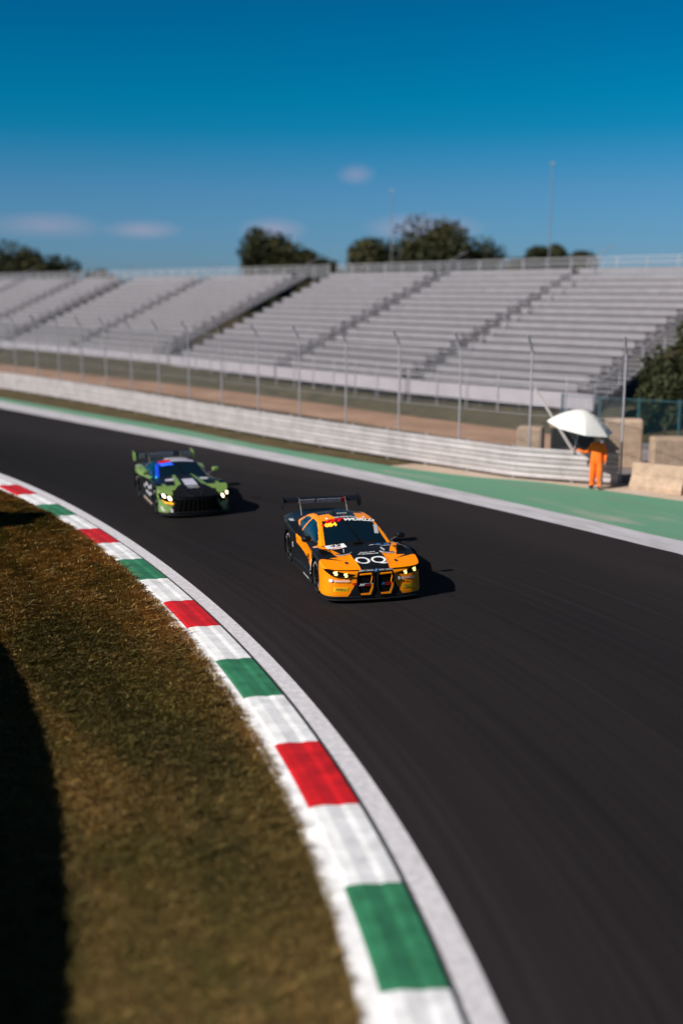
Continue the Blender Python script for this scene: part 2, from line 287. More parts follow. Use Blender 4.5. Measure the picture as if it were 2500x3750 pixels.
# ------------------------------------------------------------------ infield grass: blades, leaning
def grass():
    base = mat('dry_grass_blades', (.1, .07, .03), .8)
    n = base.node_tree.nodes; l = base.node_tree.links; b = n['Principled BSDF']
    at = n.new('ShaderNodeAttribute'); at.attribute_name = 'tint'; at.attribute_type = 'GEOMETRY'
    l.new(at.outputs['Color'], b.inputs['Base Color']); b.inputs['Specular IOR Level'].default_value = .2
    NB = 330000
    # sample in depth so that near grass is denser
    y = 6.5 + (36 - 6.5) * rng.random(NB) ** 1.25; edge_y = KERB_Lr[::-1, 1]; edge_x = KERB_Lr[::-1, 0]
    o_ = np.argsort(edge_y); ex = np.interp(y, edge_y[o_], edge_x[o_])
    xl = -.36 * y - .6; x = xl + (ex - .02 - xl) * rng.random(NB)
    keep = ex > xl; x, y = x[keep], y[keep]; n_ = len(x)
    tx, ty = .42, -.91
    u = x * tx + y * ty; v = -x * ty + y * tx
    def vn(a, b, seed):
        r = np.random.default_rng(seed); G = r.random((64, 64)); i = np.floor(a).astype(int); j = np.floor(b).astype(int); fa = a - i; fb = b - j
        fa = fa * fa * (3 - 2 * fa); fb = fb * fb * (3 - 2 * fb)
        g = lambda p, q: G[p % 64, q % 64]
        return (g(i, j) * (1 - fa) + g(i + 1, j) * fa) * (1 - fb) + (g(i, j + 1) * (1 - fa) + g(i + 1, j + 1) * fa) * fb
    n1 = .5 * vn(u * .35, v * 1.1, 1) + .3 * vn(u * .8, v * 2.6, 2) + .2 * vn(u * 2, v * 7, 3)
    n2 = .6 * vn(u * .3 + 9, v * .9, 4) + .4 * vn(u * 1.2, v * 3.5, 5)
    n3 = vn(x * 6, y * 6, 6)
    edge = np.clip(1 - (ex - x) / 1.2, 0, 1)
    t = np.clip((n1 - .3) / .4 + edge * .35, 0, 1)[:, None]; w = np.clip((n2 - .35) / .35, 0, 1)[:, None]
    olive = np.array([.066, .060, .021]); dark = np.array([.043, .040, .015]); brown = np.array([.150, .100, .048]); straw = np.array([.19, .13, .058])
    col = dark * (1 - t) + olive * t; dryness = np.clip(w * .55 + edge[:, None] * .45, 0, 1) * (.35 + .65 * t); col = col * (1 - dryness) + brown * dryness
    st = (rng.random(n_) < .10 + .12 * w[:, 0])[:, None]; col = np.where(st, straw * .6 + col * .4, col); col *= (.7 + .6 * rng.random(n_))[:, None]; col *= np.array([3.5, 3.15, 2.5])
    h = (.05 + .06 * rng.random(n_)) * (.6 + .8 * n3) * (.55 + .45 * np.clip(y / 16, .5, 1.6)); wd = (.0035 + .004 * rng.random(n_)) * np.clip(y / 11, .8, 3)
    an = math.atan2(ty, tx) + rng.normal(0, .55, n_); lean = .9 + rng.normal(0, .35, n_)
    dx, dy = np.cos(an), np.sin(an); L = h * lean * 1.3
    p0 = np.stack([x - dy * wd, y + dx * wd, np.zeros(n_) - .005], 1); p1 = np.stack([x + dy * wd, y - dx * wd, np.zeros(n_) - .005], 1)
    p2 = np.stack([x + dx * L * .45 + dy * wd * .7, y + dy * L * .45 - dx * wd * .7, h * .75], 1); p3 = np.stack([x + dx * L * .45 - dy * wd * .7, y + dy * L * .45 + dx * wd * .7, h * .75], 1)
    p4 = np.stack([x + dx * L, y + dy * L, h], 1)
    V = np.stack([p0, p1, p2, p3, p4], 1).reshape(-1, 3)
    me = bpy.data.meshes.new('infield_grass'); me.vertices.add(len(V)); me.vertices.foreach_set('co', V.ravel().astype(np.float32))
    b0 = np.arange(n_) * 5; quads = np.stack([b0, b0 + 1, b0 + 2, b0 + 3], 1); tris = np.stack([b0 + 3, b0 + 2, b0 + 4], 1)
    loops = np.concatenate([quads.ravel(), tris.ravel()]); me.loops.add(len(loops)); me.loops.foreach_set('vertex_index', loops.astype(np.int32))
    st_ = np.concatenate([np.arange(n_) * 4, n_ * 4 + np.arange(n_) * 3]); tot = np.concatenate([np.full(n_, 4), np.full(n_, 3)])
    me.polygons.add(len(st_)); me.polygons.foreach_set('loop_start', st_.astype(np.int32)); me.polygons.foreach_set('loop_total', tot.astype(np.int32)); me.update(calc_edges=True)
    ca = me.color_attributes.new('tint', 'FLOAT_COLOR', 'POINT'); cc = np.ones((len(V), 4), np.float32); cc[:, :3] = np.repeat(col, 5, axis=0); ca.data.foreach_set('color', cc.ravel())
    me.materials.append(base); o = bpy.data.objects.new('infield_grass', me); C.objects.link(o)
    tag(o, 'dry brown and olive grass on the infield beside the striped kerb', 'grass', kind='stuff')
grass()

# ------------------------------------------------------------------ guardrail and catch fence
m_galv = mat('galvanised_steel', (.44, .40, .395), .6, .2, noise=(1.5, .25, (1, 1, 1)))
m_post = mat('fence_post_grey', (.40, .38, .41), .55, .3)
m_wire = mat('fence_wire', (.42, .41, .43), .5, .5)
def guardrail():
    r = empty('guardrail', (BARR[40][0], BARR[40][1], 0)); inv = -Vector(r.location)
    L = BARR[:]; Nn = np.gradient(L, axis=0); Nn /= np.linalg.norm(Nn, axis=1)[:, None]; Nn = np.stack([Nn[:, 1], -Nn[:, 0]], 1)
    if Nn[0][1] > 0: Nn = -Nn
    wp = [(.0, 0), (.035, .03), (.035, .09), (.01, .13), (.01, .18), (.035, .22), (.035, .29), (.0, .325)]
    for k in range(3):
        b = MB(); vs = []; fs = []; n = len(wp)
        for i in range(len(L)):
            for d, z in wp: p = L[i] + Nn[i] * (d + .06); vs.append((p[0] + inv[0], p[1] + inv[1], .07 + k * .335 + z))
        for i in range(len(L) - 1):
            for j in range(n - 1): a = i * n + j; fs.append((a, a + 1, a + n + 1, a + n))
        b.add(vs, fs, m_galv); b.build('rail_beam', r)
    for i in range(0, len(L), 4):
        b = MB(); p = L[i]; b.box((p[0] + inv[0], p[1] + inv[1], .56), (.1, .1, 1.14), m_post); b.build('rail_post', r)
    tag(r, 'long triple-beam grey steel guardrail along the outer edge of the track', 'guardrail')
guardrail()
def catch_fence():
    r = empty('catch_fence', (BARR[40][0], BARR[40][1], 0)); ix, iy = -r.location[0], -r.location[1]
    L = resample(offset_line(BARR, .45), 3.0); H0, H1 = 1.0, 4.6
    for i, p in enumerate(L):
        b = MB(); b.bar((p[0] + ix, p[1] + iy, 0), (p[0] + ix, p[1] + iy, 4.2), .034, m_post, 6)
        d = L[min(i + 1, len(L) - 1)] - L[max(i - 1, 0)]; d /= np.linalg.norm(d); q = np.array([d[1], -d[0]]) ; q = q if q[1] < 0 else -q
        b.bar((p[0] + ix, p[1] + iy, 4.2), (p[0] + ix + q[0] * .35, p[1] + iy + q[1] * .35, 4.75), .04, m_post, 6); b.build('fence_post', r)
    for i in range(len(L) - 1):
        a, c = L[i], L[i + 1]; b = MB(); w = .0055
        for z in np.arange(H0, 4.2, .10):
            b.bar((a[0] + ix, a[1] + iy, z), (c[0] + ix, c[1] + iy, z), w, m_wire, 3)
        for t in np.linspace(0, 1, 31)[1:-1]:
            p = a + (c - a) * t; b.bar((p[0] + ix, p[1] + iy, H0), (p[0] + ix, p[1] + iy, 4.2), w, m_wire, 3)
        for z in (1.0, 2.1, 3.2, 4.2): b.bar((a[0] + ix, a[1] + iy, z), (c[0] + ix, c[1] + iy, z), .011, m_wire, 4)
        b.build('mesh_panel', r)
    # diagonal stays near the marshal
    for (x0, x1) in ((5.9, 6.9),):
        j = int(np.argmin(abs(L[:, 0] - x0))); p = L[j]; b = MB(); b.bar((p[0] + ix + .1, p[1] + iy - .15, 3.0), (p[0] + ix + 1.25, p[1] + iy - 1.3, 1.0), .05, m_galv, 6); b.build('stay', r)
    tag(r, 'tall see-through wire catch fence on grey posts behind the guardrail', 'fence')
catch_fence()

# ------------------------------------------------------------------ grandstands
m_deck = mat('stand_deck', (.15, .135, .15), .7, noise=(2, .2, (1, 1, 1)))
m_bench = mat('stand_bench', (.285, .266, .282), .5, .1, noise=(1.5, .15, (1, 1, 1)))
m_step = mat('stair_tread', (.075, .07, .085), .8)
m_nose = mat('stair_edge', (.32, .31, .33), .7)
m_rail = mat('stand_railing', (.55, .53, .56), .45, .4)
m_frame = mat('stand_scaffold', (.16, .16, .18), .6, .4)
m_fascia = mat('stand_front_panel', (.40, .375, .41), .5, noise=(1, .12, (1, 1, 1)))
m_mesh = mat('rail_mesh', (.45, .46, .5), .6, .2)
NR, RISE, RUN, Z0 = 17, .36, .83, 1.25
def stand_block(p, q, label, gap=.0, stair=1.15, name='grandstand'):
    p, q = np.array(p), np.array(q); d = q - p; Lg = np.linalg.norm(d); ang = math.atan2(d[1], d[0])
    r = empty(name, (p[0], p[1], 0), ang); La = Lg - stair - gap      # local x along rows, local +y to the back
    dk = MB()
    vs = []; 
    for k in range(NR): vs += [(k * RUN, Z0 + k * RISE), ((k + 1) * RUN, Z0 + k * RISE)]
    V = [(0, y, z) for y, z in vs] + [(La, y, z) for y, z in vs]; n = len(vs)
    dk.add(V, [(i, i + 1, n + i + 1, n + i) for i in range(n - 1)], m_deck)
    for x in (0, La):
        for k in range(NR): dk.add([(x, k * RUN, Z0 + k * RISE - .25), (x, (k + 1) * RUN, Z0 + k * RISE - .25 + RISE * .9), (x, (k + 1) * RUN, Z0 + k * RISE), (x, k * RUN, Z0 + k * RISE)], [(0, 1, 2, 3)], m_step)
    dk.build('deck', r)
    for k in range(NR):
        b = MB(); b.box((La / 2, k * RUN + .30 + .003, Z0 + k * RISE + .355), (La - .1, .30, .05), m_bench)
        b.box((La / 2, k * RUN + .19, Z0 + k * RISE + .195), (La - .12, .03, .24), m_bench)
        b.build('bench', r)
    st = MB()
    for k in range(NR * 2):
        y0 = k * RUN / 2; z0 = Z0 + k * RISE / 2
        st.box((La + stair / 2, y0 + RUN / 4, z0 - .06), (stair - .06, RUN / 2 - .02, .1), m_step)
        st.box((La + stair / 2, y0 + .02, z0 + .005), (stair - .1, .05, .025), m_nose)
    st.build('stair', r)
    hr = MB()
    for k in range(0, NR, 2):
        hr.bar((La + stair * .98, k * RUN, Z0 + k * RISE), (La + stair * .98, k * RUN, Z0 + k * RISE + .95), .028, m_rail, 5)
        if k % 4 == 0: hr.bar((La + stair * .98, k * RUN, Z0 + k * RISE + .95), (La + stair * .98, (k + 2) * RUN, Z0 + (k + 2) * RISE + .95), .028, m_rail, 5)
    hr.bar((La + stair * .98, 0, Z0 + .1), (La + stair * .98, (NR - 1) * RUN, Z0 + (NR - 1) * RISE + .1), .02, m_rail, 5); hr.build('handrail', r)
    fp = MB(); fp.box((Lg / 2, -.08, Z0 + .12), (Lg - .1, .06, .70), m_fascia)
    for x in np.arange(.2, Lg, 2.0): fp.bar((x, -.14, .6), (x, -.14, Z0 + 1.2), .03, m_rail, 5)
    for z in (.85, 1.15): fp.bar((0, -.14, Z0 + z - .05), (Lg, -.14, Z0 + z - .05), .022, m_rail, 5)
    fp.build('front_panel', r)
    bk = MB(); yb = NR * RUN + .05; zb = Z0 + (NR - 1) * RISE
    for x in np.arange(.1, Lg, 2.0): bk.bar((x, yb, zb - .3), (x, yb, zb + 1.02), .03, m_rail, 5)
    for z in (.35, .7, 1.0): bk.bar((0, yb, zb + z), (Lg, yb, zb + z), .025, m_rail, 5)
    for x in np.arange(.1, Lg, .16): bk.bar((x, yb, zb), (x, yb, zb + 1.0), .009, m_mesh, 3)
    bk.build('back_railing', r)
    fr = MB()
    for x in np.arange(.1, Lg, 2.4):
        for k in range(0, NR + 1, 4): fr.bar((x, k * RUN + .1, 0), (x, k * RUN + .1, Z0 + k * RISE - .3), .04, m_frame, 4)
        fr.bar((x, 0.1, Z0 - .3), (x, NR * RUN, Z0 + (NR - 1) * RISE - .3), .05, m_frame, 4)
        fr.bar((x, 4 * RUN, .9), (x, 12 * RUN, Z0 + 12 * RISE - .6), .03, m_frame, 4)
    fr.build('scaffold', r)
    tag(r, label, 'grandstand', 'empty bench grandstands behind the fence'); return r
FP = [(-68, 148), (-57, 135), (-46, 122), (-37.5, 112.2), (-30.6, 103.4), (-22.0, 92.6), (-12.0, 79.8), (-3.9, 68.2), (3.4, 57.9), (11.0, 49.0)]
LB = ['tiny pale stand block at the very far left end of the row', 'second farthest pale stand block, at the left edge of the photo', 'third pale grandstand block from the far left end', 'pale grandstand block left of the left dark stairway gap', 'grandstand block just right of the left dark gap, below bare sky',
      'grandstand block just left of the wide dark gap, under the left clump of trees', 'grandstand block just right of the wide dark gap, behind the orange car', 'grandstand block with the large dark tree above it', 'rightmost grandstand block, ending beside the dark bushes']
for i in range(len(FP) - 1):
    gap = {3: 1.6, 5: 2.3}.get(i, .0)
    stand_block(FP[i], FP[i + 1], LB[i], gap, 1.75)
    if i == 0: pass

# ------------------------------------------------------------------ trees
m_bark = mat('bark', (.06, .045, .03), .9, noise=(3, .4, (1, 1, 1)))
def leafmat(name, c):
    m = mat(name, c, .75, spec=.25); n = m.node_tree.nodes; l = m.node_tree.links
    g = n.new('ShaderNodeNewGeometry'); mr = n.new('ShaderNodeMapRange'); mr.inputs[3].default_value = .6; mr.inputs[4].default_value = 1.5; l.new(g.outputs['Random Per Island'], mr.inputs[0])
    x = n.new('ShaderNodeMixRGB'); x.blend_type = 'MULTIPLY'; x.inputs[0].default_value = 1; x.inputs[1].default_value = (*c, 1); l.new(mr.outputs[0], x.inputs[2]); l.new(x.outputs[0], n['Principled BSDF'].inputs['Base Color']); return m
m_leafA = leafmat('dark_leaves', (.030, .034, .012)); m_leafB = leafmat('olive_leaves', (.045, .042, .014))
def tree(name, loc, h, rad, label, lobes=14, leaves=5200, leaf=.30, lm=None, flat=.75, cb=.30, seed=0, group=None, cat='tree', dense=False):
    r = np.random.default_rng(seed); rt = empty(name, loc); lm = lm or m_leafA
    tb = MB(); pts = [Vector((0, 0, -.1))]
    for k in range(1, 6): pts.append(Vector((r.normal(0, .06 * h * .2), r.normal(0, .06 * h * .2), h * .62 * k / 5)))
    w = h * .028
    for a, b, k in zip(pts, pts[1:], range(5)): tb.bar(a, b, w * (1 - k * .15), m_bark, 7, w * (1 - (k + 1) * .15))
    cs = []
    zc = h * (1 + cb) / 2; hh = h * (1 - cb) / 2
    for k in range(lobes):
        t = r.random() * 2 * math.pi; u = r.random() ** .5; zz = r.uniform(-.8, .85); rr = rad * math.sqrt(max(.1, 1 - zz * zz * .9)) * u * .72
        c = Vector((rr * math.cos(t), rr * math.sin(t), zc + zz * hh * .78)); s = rad * r.uniform(.28, .5); cs.append((c, s))
        if not dense or k < 6: tb.bar(pts[3], c, w * .35, m_bark, 5, w * .08)
    tb.build('trunk', rt, True)
    n = leaves; ci = r.integers(0, len(cs), n); cen = np.array([cs[i][0] for i in ci]); sz = np.array([cs[i][1] for i in ci])
    d = r.normal(size=(n, 3)); d /= np.linalg.norm(d, axis=1)[:, None]; rr = (.35 + .75 * r.random(n) ** .6)[:, None]
    P = cen + d * rr * sz[:, None] * np.array([1, 1, flat]); P[:, 2] = np.maximum(P[:, 2], .05)
    a = r.normal(size=(n, 3)); a /= np.linalg.norm(a, axis=1)[:, None]; b = np.cross(a, r.normal(size=(n, 3))); b /= np.linalg.norm(b, axis=1)[:, None]
    s = (leaf * (.5 + r.random(n)))[:, None]
    V = np.stack([P - a * s, P - b * s * .5, P + a * s, P + b * s * .5], 1).reshape(-1, 3)
    me = bpy.data.meshes.new('crown'); me.from_pydata(V.tolist(), [], (np.arange(n)[:, None] * 4 + np.arange(4)).tolist()); me.materials.append(lm); me.update()
    o = bpy.data.objects.new('crown', me); C.objects.link(o); o.parent = rt
    tag(rt, label, cat, group); return rt
def at(px, Y): return (px - 784) / 2600 * Y * 1.019     # D-pixel column -> X at depth Y near the horizon
TG = 'dark trees behind the grandstands'
for i, (px, Y, top, rad, lab, lm) in enumerate([
    (22, 150, 560, 6.7, 'leftmost dark tree above the stands, at the left edge', m_leafA), (70, 150, 574, 4.9, 'second dark tree from the left, tall clump beside the leftmost one', m_leafB),
    (165, 150, 590, 5.2, 'low rounded dark tree above the left stand', m_leafA), (118, 150, 598, 4.3, 'lowest dark crown in the left row, barely above the stand', m_leafA), (255, 150, 610, 2.8, 'tiny dark tree tip peeking over the left stand', m_leafB),
    (618, 125, 522, 4.3, 'pointed dark tree, left of the large rounded one', m_leafA), (668, 125, 554, 4.3, 'dark tree joined to the right side of the pointed one', m_leafB), (725, 125, 592, 3.5, 'low dark tree right of the pointed clump, over the wide dark gap', m_leafA),
    (845, 120, 542, 3.5, 'narrow tree at the left end of the large clump', m_leafB), (915, 120, 504, 5.2, 'tallest rounded dark tree above the middle stands', m_leafA), (985, 120, 514, 4.6, 'dark tree adjoining the right of the tallest tree', m_leafB), (1055, 120, 548, 4.6, 'sloping dark tree at the right end of the large clump', m_leafA),
    (1232, 110, 538, 3.2, 'left crown of the small pair of trees above the right stand', m_leafA), (1285, 110, 536, 2.9, 'right crown of the small pair of trees above the right stand', m_leafB), (1180, 110, 580, 2.3, 'tiny low tree between the large clump and the small pair', m_leafB)]):
    h = CAM_H + (665 - top) / 2600 * Y
    tree('tree', (at(px, Y), Y, 0), h, rad, lab, 20, 8000, .26, lm, .95, .15, 50 + i, TG)
for i, (x, y, h, rad, lab) in enumerate([(16.4, 51.0, 5.4, 2.9, 'big dark bush at the right edge, nearest the stand end'), (18.6, 53, 6.2, 2.8, 'tall dark tree at the right edge behind the big bush'), (13.4, 46.6, 2.6, 1.3, 'small dark bush in front of the stand end'), (16.6, 45.2, 3.3, 1.7, 'low dark bush at the right edge, above the yard')]):
    tree('bush', (x, y, 0), h, rad, lab, 14, 9000, .14, m_leafB if i % 2 else m_leafA, .9, .05, 90 + i, 'bushes beside the right stand end', 'bush')
# added unseen screen, left of the frame, shaped so its shadow edges the infield
dirx, diry = -math.cos(R(SUN_AZ)) / math.tan(R(SUN_EL)), -math.sin(R(SUN_AZ)) / math.tan(R(SUN_EL))
def shade_screen():
    H_ = 3.4; edge = resample([(-9.2, 24.0), (-7.4, 21.2), (-5.9, 18.6), (-4.72, 15.9), (-3.85, 13.5), (-3.2, 11.3), (-2.72, 9.4), (-2.45, 7.9), (-2.3, 5.5)], .6)
    L = edge + np.array([.30, .05]) + np.array([dirx, diry]) * H_; m = mat('shade_screen_board', (.05, .055, .05), .8, noise=(1, .3, (1, 1, 1))); r = empty('shade_screen', (L[0][0], L[0][1], 0)); o = L[0]
    for i in range(0, len(L) - 4, 4):
        b = MB(); q = L[i:i + 5] - o; n = len(q); V = []
        for z in (0, H_):
            for p in q: V += [(p[0], p[1], z), (p[0] - .05, p[1], z)]
        F = [(2 * k, 2 * k + 2, 2 * n + 2 * k + 2, 2 * n + 2 * k) for k in range(n - 1)] + [(2 * k + 1, 2 * k + 3, 2 * n + 2 * k + 3, 2 * n + 2 * k + 1) for k in range(n - 1)] + [(2 * n + 2 * k, 2 * n + 2 * k + 1, 2 * n + 2 * k + 3, 2 * n + 2 * k + 2) for k in range(n - 1)]
        b.add(V, F, m); b.build('board', r); b = MB(); b.bar((q[0][0] - .12, q[0][1], 0), (q[0][0] - .12, q[0][1], H_ - .1), .05, m_bark, 6); b.build('post', r)
    tag(r, 'added dark curved screen, unseen left of the view, casting the shade on the grass', 'shade_screen')
shade_screen()
tree('shade_caster', (-9.3 + dirx * 3, 30.0 + diry * 3, 0), 3.6, 1.0, 'added small leafy tree, unseen left of the view, casting a thin shade by the kerb', 16, 6000, .14, m_leafA, .5, .7, 160)  # crown added out of view to cast the thin shade by the kerb

# ------------------------------------------------------------------ masts and yard things
for px, Y, top, lab in ((1240, 78, 392, 'thin pale mast rising behind the right stand'), (893, 92, 450, 'thin pale mast in front of the tallest tree')):
    r = empty('floodlight_mast', (at(px, Y), Y, 0)); h = CAM_H + (665 - top) / 2600 * Y
    b = MB(); b.bar((0, 0, 0), (0, 0, h), .045, mat('mast_grey', (.2, .22, .25), .6), 8, .035); b.build('mast', r); b = MB(); b.box((0, 0, h + .03), (.3, .1, .1), m_rail); b.build('crossbar', r)
    tag(r, lab, 'mast', 'masts behind the stands')
m_blk = mat('black_plastic', (.012, .012, .012), .6)
m_tan = mat('sandy_block', (.48, .34, .24), .9, noise=(3, .3, (1, 1, 1)), bump=(10, .5))
m_conc = mat('concrete_block', (.36, .33, .34), .85, noise=(2, .25, (1, 1, 1)), bump=(14, .4))
# open black cabinet left of the parasol
r = empty('equipment_cabinet', (8.05, 39.2, 0), R(-8)); b = MB()
b.box((0, .35, .75), (1.5, .05, 1.5), m_blk); b.box((-.73, 0, .75), (.05, .65, 1.5), m_blk); b.box((.73, 0, .75), (.05, .65, 1.5), m_blk); b.box((0, 0, 1.53), (1.6, .8, .06), m_tan); b.build('housing', r)
b = MB(); b.box((0, 0, .75), (1.4, .6, .03), m_blk); b.build('shelf', r)
tag(r, 'open-fronted black cabinet behind the guardrail, left of the white parasol', 'cabinet')
GB = 'sandy blocks behind the guardrail'
for i, (x, y, sx, sz, lab) in enumerate([(6.7, 39.9, .9, 1.45, 'sandy upright block left of the black cabinet'), (9.9, 39.6, 1.3, 1.75, 'tall sandy block right behind the white parasol'), (11.3, 38.9, 1.2, 1.2, 'sandy block right of the parasol in the yard')]):
    b = MB(); b.box((0, 0, sz / 2), (sx, .7, sz), m_tan); o = b.build('sand_block', loc=(x, y, 0), rotz=R(-20 + 9 * i))
    mo = o.modifiers.new('bevel', 'BEVEL'); mo.width = .08; mo.segments = 2; tag(o, lab, 'block', GB)
# concrete barrier pieces continuing right of the marshal
for i, (x, y, a, L_, lab) in enumerate([(9.9, 34.9, -38, 1.7, 'short pale concrete barrier just right of the orange marshal'), (11.2, 33.7, -40, 1.5, 'pale concrete barrier at the right edge of the photo')]):
    b = MB(); pr = [(-.3, 0), (-.3, .15), (-.12, .45), (-.09, .85), (.09, .85), (.12, .45), (.3, .15), (.3, 0)]
    V = [(sx * L_ / 2, yy, zz) for sx in (-1, 1) for yy, zz in pr]; F = [(j, j + 1, 9 + j, 8 + j) for j in range(7)] + [tuple(range(8)), tuple(range(15, 7, -1))]
    b.add(V, F, m_tan if i == 0 else m_conc); o = b.build('concrete_barrier', loc=(x, y, .006), rotz=R(a)); tag(o, lab, 'barrier', 'concrete barriers right of the marshal')
# teal yard fence and gate
m_teal = mat('teal_paint', (.03, .10, .12), .5)
r = empty('yard_fence', (9.0, 46.2, 0), R(-33))
for x in np.arange(0, 9.6, 1.6):
    b = MB(); b.bar((x, 0, 0), (x, 0, 2.05), .045, m_teal, 6); b.build('fence_post', r)
for x in np.arange(0, 8.0, 1.6):
    b = MB(); b.bar((x, 0, .25), (x + 1.6, 0, .25), .02, m_teal, 4); b.bar((x, 0, 1.95), (x + 1.6, 0, 1.95), .02, m_teal, 4)
    for t in np.arange(.1, 1.6, .1): b.bar((x + t, 0, .25), (x + t, 0, 1.95), .008, m_teal, 3)
    b.build('bar_panel', r)
tag(r, 'dark teal metal bar fence in the yard in front of the right stand end', 'fence')
# ------------------------------------------------------------------ white parasol
PX, PY = 8.02, 35.25
r = empty('parasol', (PX, PY, 0))
m_can = mat('parasol_fabric', (.80, .77, .73), .8, noise=(2, .06, (1, 1, 1)))
b = MB(); n = 8; RR = 1.06; V = []; rings = 6; tilt = Matrix.Rotation(R(10), 3, 'Y') @ Matrix.Rotation(R(8), 3, 'X')
ctr = Vector((-.38, .42, 2.46)); top = []
for side in (0, 1):
    V.append(ctr + tilt @ Vector((0, 0, -side * .008)))
    for k in range(1, rings + 1):
        for i in range(n * 4):
            t = 2 * math.pi * i / (n * 4); f = k / rings; sag = 1 - .07 * (math.sin(i % 4 / 4 * math.pi)) * f
            V.append(ctr + tilt @ Vector((RR * f * sag * math.cos(t), RR * f * sag * math.sin(t), -.55 * f ** 1.6 - side * .008)))
M_ = n * 4; F = []
for side in (0, 1):
    o_ = side * (1 + rings * M_)
    for i in range(M_): F.append((o_, o_ + 1 + i, o_ + 1 + (i + 1) % M_))
    for k in range(rings - 1):
        for i in range(M_): a = o_ + 1 + k * M_; F.append((a + i, a + (i + 1) % M_, a + M_ + (i + 1) % M_, a + M_ + i))
b.add(V, F, m_can); b.build('canopy', r)
for i in range(n):
    t = 2 * math.pi * i / n; b = MB(); b.bar(ctr + Vector((0, 0, -.03)), ctr + tilt @ Vector((RR * math.cos(t), RR * math.sin(t), -.56)), .006, m_rail, 4); b.build('rib', r)
b = MB(); axis = tilt @ Vector((0, 0, 1)); hand = ctr - axis * 1.30; b.bar(ctr + axis * .06, ctr - axis * 1.42, .014, m_rail, 8); b.build('pole', r)
tag(r, 'large white parasol held over the marshal in orange', 'parasol')

